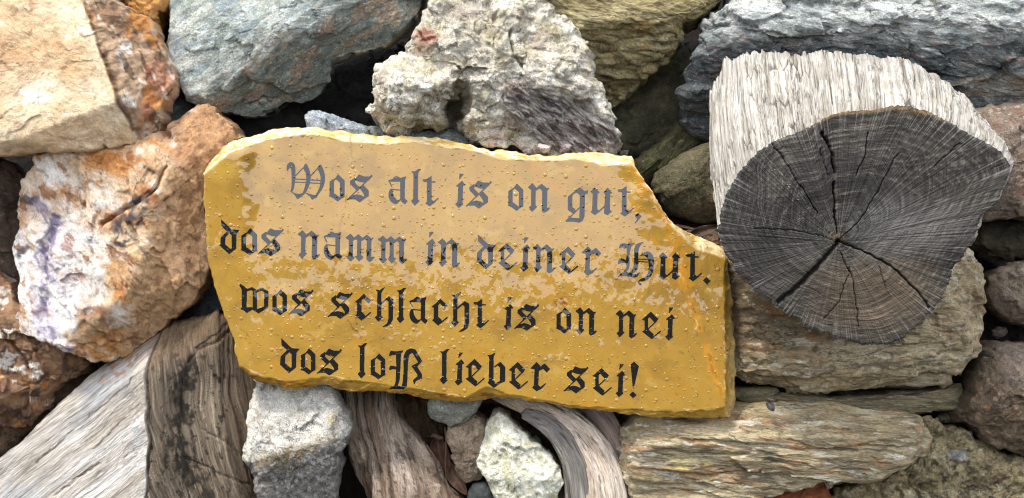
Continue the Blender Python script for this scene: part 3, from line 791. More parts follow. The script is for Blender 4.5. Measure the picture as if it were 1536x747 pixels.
# far left stones
def c_(p):
    p.base(['3f352d', '5a4b3f', '6e5d4e'], 26, 5, 80, 2); p.thr('857260', 10, .35, .1, .6); p.thr('6a5a2e', 20, .3, .15, .6, 0, 1, p.ell(10, 370, 40, 60))
stone('dark brown stone at the left edge behind the amethyst rock', [(-110, 232), (-10, 236), (22, 246), (34, 270), (42, 320), (44, 380), (40, 430), (10, 440), (-110, 440)], -50, 42, c_, M_DARK, 93)
def c_(p):
    p.base(['5e4530', '836044', 'a17c58', 'b8987a'], 40, 6, 30, 1.8); p.thr('4a3424', 30, .1, .2, .8, 0, 1, 1, 6); p.thr('ebe2d4', 34, .28, .12, .85, 0, 1, 1, 6); p.thr('b8772f', 26, .3, .15, .7, 0, 1, 1, 6)
stone('broken orange brown rock at the left edge below the amethyst rock', [(-110, 405), (0, 398), (30, 420), (60, 500), (110, 520), (136, 545), (128, 565), (95, 575), (85, 600), (40, 640), (-110, 660)],
      -40, 56, c_, M_QUARTZ, 94, ctr=(10, 530), p=4, facets=8, big=5, bigs=50, mid=2, chip=4.5, chips=34, cham=5, cracks=[([(0, 470), (40, 520), (60, 560)], 4, 12), ([(70, 520), (90, 560)], 4, 10)])
def c_(p): p.base(['3a2c22', '54412f', '6a543e'], 20, 5)
stone('dark brown stone at the left edge just above the big driftwood', [(-110, 570), (0, 575), (60, 560), (130, 540), (150, 570), (70, 630), (0, 690), (-110, 740)], -75, 32, c_, M_DARK, 95, mid=4)
def c_(p): p.base(['2c2d2e', '434649', '56595c'], 20, 5, 40, 2)
stone('dark grey stone in the gap between amethyst rock and sign', [(300, 410), (330, 400), (350, 440), (365, 500), (300, 490), (285, 460)], -60, 22, c_, M_DARK, 96)

# white grey stone below the sign
def c_(p):
    p.base(['d6cfc0', 'efe9dc', 'fdf8ec'], 26, 5)
    p.thr('b4afa4', 14, .25, .2, .5)
    lo = p.side(365, 685, 520, 640, 8, 12)
    lo = p.side(368, 692, 522, 650, 7, 16)
    p.put(lo, '96918a', .9); p.thr('5e5a52', 9, .0, .25, .7, 0, 1, lo); p.thr('c9c7c0', 7, .25, .15, .7, 0, 1, lo)  # shaded underside painted grey; the specks are the stone's own
    p.put(p.line([(400, 690), (450, 672), (500, 650)], 9, 12), 'a8925c', .4); p.thr('b08f4a', 8, .25, .1, .6, 0, 1, p.ell(425, 690, 55, 22, -15))
    p.put(p.ell(503, 624, 9, 8, 0, .4, 4), 'e3d2a8', .8); p.thr('aaa294', 20, .2, .2, .5, 0, 1, p.ell(395, 600, 40, 40))
stone('white and grey speckled stone standing under the left part of the sign', [(385, 560), (490, 560), (504, 588), (510, 606), (520, 622), (527, 640), (524, 664), (512, 684), (508, 715), (503, 760), (500, 800), (400, 800), (388, 745), (382, 715), (368, 690), (372, 660), (371, 632), (374, 600)],
      10, 46, c_, M_WHITE, 101, ctr=(450, 670), p=2.8, facets=1, k=1.5, planes=[plane((375, 685, 44), (520, 655, 48), (440, 560, 12)), plane((370, 690, 42), (522, 655, 46), (450, 770, 2)), plane((500, 600, 36), (505, 700, 36), (527, 640, 10))], mid=1.5, big=2, chip=1.6, jag=3, step=2.2, cham=4)
# grey green small stone
def c_(p): p.base(['86877a', '9c9e90', 'b0b1a4'], 22, 5, 10, 2); p.thr('c2c6b6', 9, .3, .12, .5); p.thr('666c58', 12, .3, .1, .5)
stone('small rounded grey green stone directly under the middle of the sign', [(645, 585), (728, 585), (722, 606), (716, 620), (700, 632), (676, 640), (656, 634), (644, 622), (642, 604)], 5, 32, c_, M_GREY, 102, p=2.2, facets=3, mid=1.2, k=4, step=2.2, cham=4, chip=.8)
def c_(p): p.base(['84715c', 'a08c74', 'b6a48a'], 24, 5, 80, 2); p.thr('6e5a46', 12, .3, .1, .6); p.thr('c4b59c', 10, .3, .1, .5)
stone('small brown stone wedged below the grey green stone', [(672, 640), (690, 630), (712, 624), (732, 630), (745, 660), (735, 700), (722, 722), (700, 724), (688, 708), (680, 680), (672, 660)], -12, 30, c_, M_LICHEN, 103, facets=6, k=1.5, step=2.2)
def c_(p):
    p.base(['c4bf98', 'dedbc0', 'efedda', 'f8f7ec'], 26, 5, 60, 1.6); p.thr('a39a68', 16, .22, .15, .55); p.thr('f0efe6', 10, .3, .12, .6); p.thr('8a8256', 16, .2, .2, .6, 0, 1, p.side(800, 640, 845, 747, 20, 12)*0+p.ell(825, 715, 24, 34))
stone('pale greenish white angular stone in the bottom centre', [(742, 616), (752, 617), (768, 632), (790, 650), (808, 672), (826, 688), (842, 704), (846, 720), (838, 745), (820, 790), (768, 790), (748, 745), (730, 716), (714, 696), (716, 680), (724, 660), (727, 640)],
      15, 44, c_, M_QUARTZ, 104, ctr=(775, 700), p=2.6, facets=1, k=1.2, planes=[plane((742, 616, 14), (715, 695, 10), (770, 720, 42)), plane((745, 620, 18), (770, 720, 42), (845, 712, 12)), plane((770, 715, 40), (845, 720, 12), (780, 790, 12)), plane((770, 715, 40), (715, 700, 14), (760, 770, 12))], mid=1.2, big=2, chip=2, jag=2, step=2.2, cham=3)
def c_(p): p.base(['2c302f', '3d4240', '4c504e'], 20, 4)
stone('small dark green black pebble at the bottom edge', [(700, 740), (708, 728), (726, 724), (742, 730), (748, 745), (740, 780), (705, 780)], 0, 26, c_, M_DARK, 105, p=2.1, facets=0, mid=.8, step=2.2, cham=0, chip=.5)
def c_(p): p.base(['33261c', '55422f', '6e5740'], 18, 6, 70, 3)
stone('dark bark covered root in the shadow under the sign', [(570, 575), (650, 580), (670, 640), (660, 720), (620, 690), (595, 640)], -95, 30, c_, M_DARK, 106, name='root', cat='root', mid=7, mids=16, ridge=4, ang=70, st=2)
stone('dark stone behind the dry leaves in the bottom centre gap', [(600, 640), (760, 600), (880, 600), (900, 780), (640, 800)], -150, 25, c_, M_DARK, 107)


# small chips of rock that have fallen into the gaps
def chip(label, px, py, z, r, cols, seed):
    rg = np.random.RandomState(seed); n = 9
    a = np.sort(rg.uniform(0, 2*math.pi, n)+np.arange(n)*.7) % (2*math.pi); a = np.sort(a)
    ra = rg.uniform(-.5, .5); rx = r*rg.uniform(.5, 1.25, n); ry = rx*rg.uniform(.45, .65)
    out = [(px+rx[i]*math.cos(t)*math.cos(ra)-ry[i]*math.sin(t)*math.sin(ra), py+rx[i]*math.cos(t)*math.sin(ra)+ry[i]*math.sin(t)*math.cos(ra)) for i, t in enumerate(np.linspace(0, 2*math.pi, n, endpoint=False))]
    out_ = [(0, 0) for t in np.linspace(0, 2*math.pi, n, endpoint=False)]
    def cp(p): p.base(cols, r*.8, 4)
    stone(label, out, z, r*.6, cp, M_LICHEN, seed, name='rock_chip', cat='rock chip', p=5, k=.4, facets=5, fslope=(.8, 2.), cham=5, big=0, mid=.6, mids=8, chip=1.0, chips=9, jag=1.2, step=1.8, back=r)
chip('pinkish crystalline chip on the sign edge below the crusty white rock', 815, 222, 46, 13, ['b09a90', 'd6c6bc', 'eee2da'], 301)
chip('purple grey flaky chip on the sign edge right of the pinkish chip', 848, 222, 44, 15, ['6e625f', '978a86', 'b5aaa4'], 302)
chip('tiny grey chip on the sign edge left of the pinkish chip', 792, 226, 46, 8, ['6e6662', '8d8580', 'a59d97'], 303)
chip('small dark brown chip beside the top right corner of the sign', 936, 232, 10, 12, ['3e3830', '585046', '6e655a'], 304)
chip('little reddish brown chip below the right side of the dark twig', 1072, 358, 20, 12, ['5a4438', '75594a', '8a6e5c'], 305)
chip('brown chip in the bottom gap right of the twisted branch', 655, 655, -45, 14, ['4a3a2e', '66513f', '7e6a55'], 306)
chip('dark chip under the dry leaves in the bottom gap', 690, 735, -40, 14, ['3e3229', '5a4a3c', '6e5e4e'], 307)
chip('olive chip in the gap under the right end of the thin mossy slab', 1420, 628, -40, 16, ['4a4636', '66614c', '7c7660'], 308)
chip('pale chip in the dark gap at the right edge below the log', 1500, 500, -60, 13, ['5a5248', '766c60', '8c8274'], 309)
chip('grey chip at the bottom edge beside the curved branch', 858, 742, 14, 10, ['7e6a5e', 'a08a7c', 'b5a092'], 310)

# ------------------------------------------------------------ big driftwood, lower left
def trunk_edge(x, y):
    return x-np.interp(y, [470, 500, 560, 650, 760], [262, 244, 233, 240, 236])-4*fbm(x*0, y, 0, 40, 3, 2)
def trunk_coords(x, y):
    """across / along of the fibres: running down-left on the left part, upright on the right part"""
    t = sstep(-3, 3, trunk_edge(x, y))
    xx = x+7*fbm(x, y, 0, 90, 2, 44)
    c0 = xx*.60+y*.80; a0 = -x*.80+y*.60
    c1 = xx*.985-y*.17+8*np.sin((y-500)/70.); a1 = y*.985+x*.17
    return c0*(1-t)+c1*t, a0*(1-t)+a1*t, t

def c_(p):
    ac, al, t = trunk_coords(p.x, p.y)
    n = fbm(ac, al*.05, 0, 9, 4, 5, .6); n2 = fbm(ac, al*.04, 3, 26, 3, 8); n3 = fbm(ac, al*.03, 0, 4.5, 3, 15, .6)
    p.base(['b9b0a3', 'cbc3b8', 'dad4cb'], 60, 4); p.put(sstep(-.1, .5, fbm(ac, al*.2, 5, 60, 3, 18)), 'b3a38f', .3)
    p.put(sstep(.1, .5, n2), 'e9e6e0', .8)
    p.put(sstep(.2, .5, n), 'b8aea0', .45); p.put(sstep(.36, .46, fbm(ac, al*.015, 4, 3.4, 2, 71)), '6e6254', .55)
    p.put(sstep(.32, .5, n3), '8d8072', .4); p.thr('a9b0b8', 50, .1, .3, .4, -38, 3)
    r = sstep(-3, 3, trunk_edge(p.x, p.y))
    p.put(r, '7d6d59', .95)
    p.put(sstep(.05, .4, n)*r, '5c4e3f', .75); p.put(sstep(.2, .4, n3)*r, 'b8aa94', .6); p.put(sstep(.3, .42, fbm(ac, al*.02, 9, 3.2, 2, 66))*r, '3a3026', .6)
    bl = p.line([(290, 540), (282, 600), (278, 660), (290, 700), (320, 745)], 12, 16)
    p.thr('28251f', 12, -.25, .15, .9, 80, 2, np.clip(bl, 0, 1)); p.thr('2e2a24', 8, .3, .08, .85, 80, 2, r)
    dk = sstep(330, 372, p.x-(p.y-560)*.05)
    p.put(dk*r, '4a3a2a', .75)
    up = 1-sstep(505, 560, p.y+.25*(p.x-260)); p.put(up, '7d654a', .7)
    p.thr('9a6a3c', 12, .1, .15, .7, 0, 1, p.ell(190, 540, 60, 18, -38, .5, 10))
    p.thr('c9bfae', 14, .2, .15, .6, 0, 1, p.ell(120, 600, 50, 14, -38, .5, 10))
    p.put(p.line([(386, 440), (330, 500), (300, 520)], 2, 5)+0, '1e1a16', .9)
    for q in ([(215, 560), (170, 600), (140, 622)], [(120, 640), (60, 690)], [(200, 620), (150, 668)], [(160, 690), (120, 715), (90, 740)], [(285, 682), (330, 700), (380, 722)]):
        p.put(p.line(q, 1.3, 4), '3a322a', .7)
def hf(x, y, h):
    ridge = 22*np.exp(-((x-238-(y-560)*.02)/26)**2)*sstep(500, 560, y)
    val = -12*np.exp(-((x-300)/28)**2)*sstep(520, 600, y)
    rid2 = 12*np.exp(-((x-335-(y-600)*.12)/22)**2)
    return h+ridge+val+rid2
def df(x, y, h, d):
    ac, al, t = trunk_coords(x, y)
    return d*.35+6*t*fbm(ac, al*.25, 0, 45, 2, 14)+2.6*fbm(ac, al*.035, 0, 9, 5, 4, .62)*(.3+1.25*t)-(3+4*t)*np.clip(fbm(ac, al*.04, 0, 16, 3, 9, .5, True)-.55, 0, 1)
stone('big bleached driftwood trunk in the bottom left corner with a grey brown furrowed side',
      [(-110, 760), (-40, 716), (0, 688), (30, 664), (60, 634), (100, 596), (138, 560), (170, 536), (210, 515), (245, 490), (285, 475), (330, 465), (355, 480), (372, 520), (392, 560), (400, 600), (392, 640), (385, 690), (395, 760), (395, 850), (-110, 850)],
      -30, 55, c_, M_WOOD, 111, name='driftwood', cat='driftwood', ctr=(230, 700), p=2.4, facets=0, hf=hf, dfun=df, big=4, mid=2,
      planes=[plane((240, 560, 52), (240, 760, 58), (0, 700, 8)), plane((240, 560, 54), (240, 760, 62), (390, 660, 28))], k=5, jag=1.5, step=2.3,
      cracks=[([(352, 492), (332, 512), (305, 522), (292, 540)], 2.5, 9), ([(285, 682), (330, 700), (380, 722)], 1.8, 5), ([(290, 540), (284, 600), (280, 660), (296, 720), (310, 760)], 5, 6), ([(330, 560), (345, 610), (340, 660), (358, 730)], 3, 8), ([(262, 560), (258, 620), (266, 700)], 1.6, 4), ([(160, 690), (120, 715), (90, 740)], 1.5, 4), ([(310, 640), (345, 655), (380, 690)], 1.6, 6)],
      grain=lambda x, y, h: np.stack([trunk_coords(x, y)[0], trunk_coords(x, y)[1]*.05, h*.5], -1)*np.array([1.25, 1, 1]), cham=0, chip=0)

def wood_paint(cols, crack='3a2e26', light='e0d8cc', ct=.25):
    def f(p):
        n = fbm(p.ca, p.sa, p.s*.05, 10, 4, p.seed, .6); n2 = fbm(p.ca, p.sa, p.s*.05, 28, 3, p.seed+3)
        L = np.array([lin(c) for c in cols]); t = np.clip(n2*.7+.5, 0, 1)*(len(L)-1)
        for i in range(3): p.c[..., i] = np.interp(t, np.arange(len(L)), L[:, i])
        p.put(sstep(.2, .5, n), light, .5)
        n3 = fbm(p.ca, p.sa, p.s*.04, 7, 3, p.seed+5, .55)
        p.put(sstep(ct, ct+.18, n3), crack, .65)
        n4 = fbm(p.ca, p.sa, p.s*.06, 14, 3, p.seed+9, .5, True)
        p.put(sstep(.72, .86, n4), crack, .85)
    return f
tube('twisted grey brown driftwood branch rising from the bottom edge under the sign', [(540, 545, -90, 32), (552, 600, -72, 38), (566, 645, -55, 42), (592, 700, -40, 54), (622, 760, -35, 70), (665, 830, -35, 78)],
     wood_paint(['5e4a3a', '907a66', 'ab9884', 'bba998'], '2b2018', 'cbbdac', .2), M_WOOD, 121, n=170, fl=9, fls=24, big=9, twist=.5, step=2.6)
wp = wood_paint(['b09880', 'd4bea6', 'e2d0bc', 'eaddcc'], '5c4838', 'f4ebdf', .36)
curved = wp
cb = tube('pale curved driftwood branch with blue grey inner streak under the sign',
     [(740, 585, -20, 12), (778, 603, -8, 15), (818, 617, 0, 21), (858, 644, 4, 29), (886, 684, 6, 35), (902, 730, 6, 40), (905, 790, 6, 42), (905, 840, 6, 42)], curved, M_WOOD, 122, n=140, fl=4.5, fls=17, big=4, twist=.15, step=2.4)
o = tube(None, [(786, 620, 14, 8), (806, 628, 18, 12), (832, 644, 20, 16), (856, 676, 20, 20), (868, 712, 18, 22), (872, 760, 16, 24), (870, 830, 16, 24)],
     wood_paint(['6e6a64', '8c867e', 'a8a196'], '403a36', 'beb6aa', .3), M_WOOD, 126, name='inner_strand', n=110, fl=3, fls=11, big=2, step=2.4, parent=cb)
o['label'] = 'blue grey inner strand of the curved branch ending in a blunt knob'
tube('second pinkish driftwood branch behind the right side of the curved one', [(868, 598, -40, 20), (898, 618, -28, 20), (918, 650, -18, 20), (934, 690, -12, 18), (942, 740, -10, 17), (945, 820, -10, 17)],
     wood_paint(['9a8272', 'bba496', 'cbb8aa'], '4a3a30', 'e0d3c8', .32), M_WOOD, 123, n=90, fl=3, fls=12, big=3, step=2.4)
tube('short dark driftwood stub in the gap beside the pale angular stone', [(838, 690, -30, 9), (850, 720, -20, 12), (846, 760, -20, 16), (840, 800, -20, 16)],
     wood_paint(['6e5244', '94745f', 'b0917c'], '3a2a20'), M_WOOD, 124, n=50, fl=2, fls=9, big=2)
tube('thin dark root lying in the bottom left gap beside the big driftwood', [(372, 640, -60, 9), (378, 690, -45, 11), (386, 730, -40, 12), (384, 800, -40, 12)],
     wood_paint(['5a4436', '7c6250', '94806c'], '2a1f18'), M_WOOD, 125, name='root', cat='root', n=50, fl=2, fls=9, big=2)

# ------------------------------------------------------------ dry leaves
def leaf(label, px, py, z, L, wd, rot, cols, seed, curl=.5, tilt=0.3):
    n, m = 26, 11
    t = np.linspace(0, 1, n)[:, None]; s = np.linspace(-1, 1, m)[None, :]
    w = wd*np.sin(math.pi*np.clip(t, .02, .985)**.8)**.8
    X = (t-.5)*L+0*s; Y = s*w
    Z = curl*wd*(np.abs(s)**1.4)*1.2+curl*L*.25*np.sin(t*3)+1.5*fbm(X, Y, seed, 12, 3, seed)+tilt*X
    a = math.radians(rot)
    x = px+X*math.cos(a)-Y*math.sin(a); y = py+X*math.sin(a)+Y*math.cos(a)
    wx, wy = W(x, y, z)
    P0 = np.stack([wx, wy, z+Z], -1).reshape(-1, 3); P1 = P0-np.array([0, 0, .8])
    i = np.arange(n-1)[:, None]*m+np.arange(m-1)[None, :]
    q = np.stack([i, i+m, i+m+1, i+1], -1).reshape(-1, 4)
    pa = Paint(x, y, Z+z, seed); pa.base(cols, 14, 4); pa.put((np.abs(s)+0*t < .1)*1., cols[-1], .8)
    c = pa.c.reshape(-1, 3); g = P0
    # rim
    rim = np.concatenate([np.arange(m), np.arange(1, n)*m+m-1, (n-1)*m+np.arange(m-2, -1, -1), np.arange(n-2, 0, -1)*m])
    r2 = np.roll(rim, -1); N0 = n*m
    qr = np.stack([rim, r2, r2+N0, rim+N0], 1)
    o = link('leaf', np.concatenate([P0, P1]), np.concatenate([q, (q+N0)[:, ::-1], qr]), None, M_LEAF, np.concatenate([c, c]), np.concatenate([g, g]))
    tag(o, label, 'leaf')
LC = ['3e2a20', '5c3f30', '75543f']
leaf('large dry brown leaf standing upright in the gap left of the small brown stone', 662, 690, -50, 78, 15, 78, LC, 1)
leaf('dry brown leaf curled in the gap below the grey green stone', 684, 716, -34, 60, 11, 55, ['4a352a', '6b4f3e', '8a6a54'], 2)
leaf('small crumpled brown leaf at the bottom edge beside the twisted branch', 672, 738, -25, 44, 10, 20, ['5a4236', '7c6250', '937966'], 3)
leaf('dark dry leaf lying at the hollow left of the log', 1056, 346, -10, 50, 8, -18, ['3c2e26', '574439', '6a5548'], 4)
leaf('tiny curled dark leaf on top of the long banded slab', 1155, 609, 52, 17, 6, 60, ['3a3536', '54504f', '6a6664'], 5, .9)

def twig(label, pts, seed):
    tube(label, pts, wood_paint(['4e3a2c', '6e5542', '8a6f58'], '2a1f18', 'a08870'), M_WOOD, seed, name='twig', cat='twig', n=14, step=4, fl=.4, fls=6, big=.5)
twig('thin dry brown stem standing upright beside the dry leaves in the bottom gap', [(668, 642, -20, 1.6), (670, 670, -18, 1.4), (667, 700, -16, 1.3), (672, 735, -16, 1.2)], 141)
twig('short broken twig lying across the gap left of the white angular stone', [(640, 668, -30, 2.2), (656, 690, -22, 2.0), (668, 722, -14, 1.6)], 142)
twig('small dark twig lying in the hollow beside the left edge of the log', [(1010, 338, -30, 2.4), (1036, 342, -20, 2.2), (1066, 352, -12, 1.8)], 143)

# ------------------------------------------------------------ sawn log
def log():
    F = [(1519, 246), (1512, 268), (1503, 290), (1495, 310), (1472, 324), (1468, 345), (1466, 360), (1450, 376), (1438, 394), (1424, 420), (1418, 440), (1410, 455), (1395, 474), (1376, 492), (1352, 508), (1328, 516), (1300, 518), (1270, 510), (1240, 500), (1212, 490), (1190, 476), (1168, 462), (1150, 448), (1126, 430), (1108, 412), (1094, 392), (1082, 368), (1077, 340), (1082, 312), (1090, 290), (1100, 270), (1114, 252), (1132, 232), (1150, 218), (1172, 206), (1200, 198), (1225, 184), (1250, 170), (1280, 166), (1310, 166), (1340, 158), (1366, 160), (1392, 168), (1420, 182), (1448, 198), (1476, 212), (1502, 226)]
    zf, zb = 175, 20
    n = 900
    cf = (1258, 362)
    Fr, _ = resample(F, 1400, smooth=1)
    def by_angle(R, c, m):
        a = np.arctan2(R[:, 1]-c[1], R[:, 0]-c[0]); o = np.argsort(a); a = a[o]; R = R[o]
        t = np.linspace(-math.pi, math.pi, m, endpoint=False)
        aa = np.concatenate([a-2*math.pi, a, a+2*math.pi]); RR = np.concatenate([R, R, R])
        return np.stack([np.interp(t, aa, RR[:, 0]), np.interp(t, aa, RR[:, 1])], 1), t
    A, th = by_angle(Fr, (1290, 330), n)
    B = A+np.stack([np.interp(A[:, 0], [1077, 1150, 1300, 1519], [-13, -14, -10, -4]), np.interp(A[:, 0], [1077, 1100, 1150, 1250, 1340, 1448, 1519], [-190, -176, -138, -98, -74, -60, -10])], 1)
    arc = np.cumsum(np.hypot(*(np.roll(A, -1, 0)-A).T))
    ax, ay = W(A[:, 0], A[:, 1], zf); bx, by = W(B[:, 0], B[:, 1], zb)
    cxy = W(*cf, zf)
    # --- end face
    nr = 150
    rho = np.linspace(0.004, 1, nr)
    per = 2*math.pi*300
    cu = np.cos(th)*300; su = np.sin(th)*300
    edge = 2.0*fbm(cu, su, 0, 9, 3, 7, .6)+1.2*fbm(cu, su, 5, 4, 2, 8)+4.5*fbm(cu, su, 1, 30, 4, 17, .65)*(.35+.9*(A[:, 1] > 330))
    X = cxy[0]+(ax[None]-cxy[0])*rho[:, None]; Y = cxy[1]+(ay[None]-cxy[1])*rho[:, None]
    dn = np.stack([ax-cxy[0], ay-cxy[1]], 1); dl = np.linalg.norm(dn, axis=1, keepdims=True); dn /= dl
    X = X+dn[None, :, 0]*edge[None]*rho[:, None]**8; Y = Y+dn[None, :, 1]*edge[None]*rho[:, None]**8
    pxX = 768+(X-768)/kz(zf); pxY = 373.5+(Y-373.5)/kz(zf)
    Z = np.full_like(X, zf)+5*fbm(X, Y, 0, 110, 2, 3)-.02*(pxX-1290)-.03*(pxY-330)
    rr = rho[:, None]*dl[None, :, 0]
    # saw marks: shallow bands rising to the right
    v = (pxY-330)+.16*(pxX-1290)+4*fbm(X, Y, 0, 90, 2, 5)
    saw = fbm(v, pxX*.02, 0, 5.5, 3, 21, .6)
    rg = rho[:, None]*300*(1+.04*fbm(cu[None]+0*X, su[None]+0*X, 0, 120, 2, 77))+3*fbm(X, Y, 0, 60, 2, 78)
    ring = fbm(rg, 0*X, 0*X+2, 7, 3, 79, .65)
    saw = np.where(1, .55*saw+.75*ring, 0)
    ray = fbm(cu[None]*1.6+0*X, su[None]*1.6, rr*.03, 9, 3, 31, .6)
    Z = Z+.7*saw+.8*ray
    Z = Z-7*np.clip(rho[:, None]-.975, 0, 1)*40*.35
    crk = [([(1258, 362), (1240, 385), (1222, 405), (1196, 432), (1168, 452)], 4.2, 13), ([(1258, 362), (1290, 330), (1318, 285), (1335, 250), (1350, 230)], 1.4, 4),
           ([(1258, 362), (1300, 378), (1340, 400), (1372, 430), (1396, 460)], 1.9, 7), ([(1256, 350), (1252, 320), (1250, 275)], 2.0, 9), ([(1252, 258), (1246, 228), (1234, 200)], 2.8, 13),
           ([(1226, 320), (1204, 285), (1172, 235), (1158, 215)], 1.3, 5), ([(1262, 380), (1280, 420), (1290, 490)], 1.3, 5), ([(1250, 358), (1190, 345), (1130, 342)], 1.2, 3),
           ([(1300, 200), (1296, 235), (1284, 262)], 1.4, 5), ([(1230, 225), (1240, 262)], 1.3, 4), ([(1400, 250), (1440, 215)], 1.2, 4), ([(1320, 400), (1335, 445)], 1.1, 3), ([(1275, 400), (1262, 450), (1236, 480)], 1.0, 3)]
    wxp = pxX+3.0*fbm(X, Y, 0, 16, 3, 61); wyp = pxY+3.0*fbm(X, Y, 0, 16, 3, 62)
    cm = np.zeros_like(X)
    for pts, w, dep in crk:
        w = w*.72
        g = np.exp(-(segdist(wxp, wyp, pts)/w)**2); Z = Z-dep*g; cm = np.maximum(cm, g*min(1, dep/6))
    pa = Paint(pxX, pxY, 0*X, 77)
    pa.base(['2e2a25', '454039', '5e574d'], 70, 5)
    pa.put(sstep(.05, .5, saw), '8e887c', .55); pa.put(sstep(.1, .5, -saw), '211f1d', .65)
    pa.put(sstep(.15, .5, ray), '2e2c2a', .6)
    pa.put(pa.ell(1300, 440, 95, 60, 0, .6, 20), '8a765c', .45)
    pa.put(pa.ell(1300, 270, 150, 70, 5, .7, 30), '3c3a38', .45)
    pa.put(pa.ell(1120, 330, 45, 80, 0, .6, 16), '2f2e2d', .55)
    pa.put(pa.ell(1180, 420, 70, 50, 30, .6, 16), '3b3a38', .45)
    pa.put(pa.ell(1330, 350, 120, 40, -8, .6, 16), '8b8883', .5)
    pa.put(pa.ell(1256, 357, 12, 10, 0, .4, 4), 'a5937a', .7)
    pa.thr('b9b4aa', 3.2, .32, .15, .75, 0, 1, pa.line([(1160, 255), (1210, 310)], 5, 3))
    lr = fbm(cu[None]*3+0*X, su[None]*3, rr*.02, 6, 2, 41); edgem = sstep(.72, 1.0, rho)[:, None]
    pa.put(sstep(.25, .5, lr)*edgem, 'a8a49c', .5)
    pa.put(sstep(.1, .4, fbm(cu[None]*3+0*X, su[None]*3, rr*.02, 10, 2, 44))*edgem, '26241f', .5)
    pa.thr('171513', 3.2, .38, .1, .6, -9, 7, 1-sstep(.9, 1, rho)[:, None]); pa.put(cm, '171310', .8)
    pa.put(pa.line([(1205, 190), (1250, 172), (1340, 162), (1400, 172), (1440, 190)], 3.5, 3)*edgem, '8a6a3c', .5)
    G = np.stack([v*.8+rg*.9, X*.10, 0*X], -1)
    RAY = np.stack([cu[None]*1.5+0*X, su[None]*1.5+0*X, rr*.035], -1); EM = sstep(.62, 1.0, rho)[:, None]+0*X
    V1 = np.stack([X, Y, Z], -1)
    EM = EM*(.35+.65*sstep(-.1, .4, fbm(X, Y, 0, 60, 3, 51)))
    cap = V1[0].mean(0)
    Vf = np.concatenate([V1.reshape(-1, 3), [cap]]); nv = nr*n
    c = np.arange(n); c2 = (c+1) % n
    q = ring_faces(nr, n)[:, ::-1]; t1 = np.stack([np.full(n, nv), c2, c], 1)[:, ::-1]
    # --- side
    ns = 74
    tt = np.linspace(0, 1, ns)[:, None]
    rag = .10*(worley(cu*1.0, su*1.0, 0*cu, 34, 14)[2]-.5)+.025*fbm(cu, su, 2, 9, 3, 25)+.06*fbm(cu, su, 2, 50, 2, 24)
    T2 = tt*(1+rag[None]*1.3)
    ex = ax+dn[:, 0]*edge; ey = ay+dn[:, 1]*edge
    SX = ex[None]*(1-T2)+bx[None]*T2; SY = ey[None]*(1-T2)+by[None]*T2
    SZ = V1[-1, :, 2][None]*(1-T2)+zb*T2
    bow = 4*T2*(1-T2)*5
    al = T2*190
    wob = 3*fbm(cu[None]+0*al, su[None]+0*al, al, 60, 2, 35)
    fib = fbm((cu[None]+wob)*1.0, (su[None]+wob), al*.018, 5.0, 3, 33, .62)
    fib2 = fbm(cu[None]+wob, su[None]+wob, al*.12, 22, 3, 34)
    hsh = 1-np.abs(fbm(cu[None]+0*al, su[None]+0*al, al*1.2, 26, 2, 38))
    blk = worley(cu[None]+wob, su[None], al*.28, 19, 39)
    lc = fbm(cu[None]+2*wob, su[None]+2*wob, al*.03, 24, 3, 47, .5, True)
    lcm = sstep(.80, .92, lc)
    brk = ((blk[1]-blk[0]) < .07)*sstep(.15, .4, fbm(SX, SY, 0, 50, 2, 48))
    dd = bow+1.2*fib+3.0*fib2+2.6*(blk[2]-.5)-3.5*lcm-2.0*brk
    dd = dd*sstep(0, .06, T2)
    SX = SX+dn[None, :, 0]*dd; SY = SY+dn[None, :, 1]*dd
    V2 = np.stack([SX, SY, SZ], -1)
    pb = Paint(SX, SY, SZ, 78)
    pb.base(['aaa292', 'c6bfb2', 'dcd6cb'], 46, 5); pb.put(sstep(.1, .5, fib2), '968b78', .55)
    pb.put(sstep(.05, .45, fib), 'e8e3da', .7); pb.put(sstep(.22, .5, -fib), '857a6c', .6); pb.put((1-sstep(0, .10, T2))*sstep(-.2, .3, fib2), '8a8072', .6)
    f3 = fbm(cu[None]*2.2+wob, su[None]*2.2+wob, al*.022, 6, 3, 36, .6); pb.put(sstep(.36, .48, f3), '4e463e', .75)
    pb.put(brk*1., '3e362e', .7); pb.put(lcm, '3e362e', .75); pb.put(sstep(.1, .5, fbm(SX, SY, 0, 70, 4, 49)), 'bdb7ae', .45)
    pb.thr('9a8a5c', 10, .5, .1, .5)
    G2 = np.stack([(cu[None]+wob)*1.7, (su[None]+wob)*1.7, al*.055], -1)
    # back cap rows
    bc = np.array([V2[-1, :, 0].mean(), V2[-1, :, 1].mean(), zb-60.])
    r3 = np.array([.97, .6, .2])[:, None, None]
    V3 = bc+(V2[-1][None]-bc)*r3; V3[..., 2] = V2[-1, :, 2][None]-40*(1-r3[..., 0])
    Vs = np.concatenate([V2, V3]); Gs = np.concatenate([G2, np.repeat(G2[-1:], 3, 0)]); Cs = np.concatenate([pb.c, np.repeat(pb.c[-1:]*.7, 3, 0)])
    rs = ns+3
    Vsf = np.concatenate([Vs.reshape(-1, 3), [Vs[-1].mean(0)]])
    qs = ring_faces(rs, n)[:, ::-1]; ts = np.stack([np.full(n, rs*n), (rs-1)*n+c, (rs-1)*n+c2], 1)[:, ::-1]
    root = bpy.data.objects.new('log', None); COL.objects.link(root)
    root.location = ((1290-768)*S*.95, -100*S, (373.5-515)*S*.95)
    root.empty_display_size = .05
    bpy.context.view_layer.update()
    tag(root, 'short thick sawn log with cracked dark grey end face and bleached sides at the right', 'log')
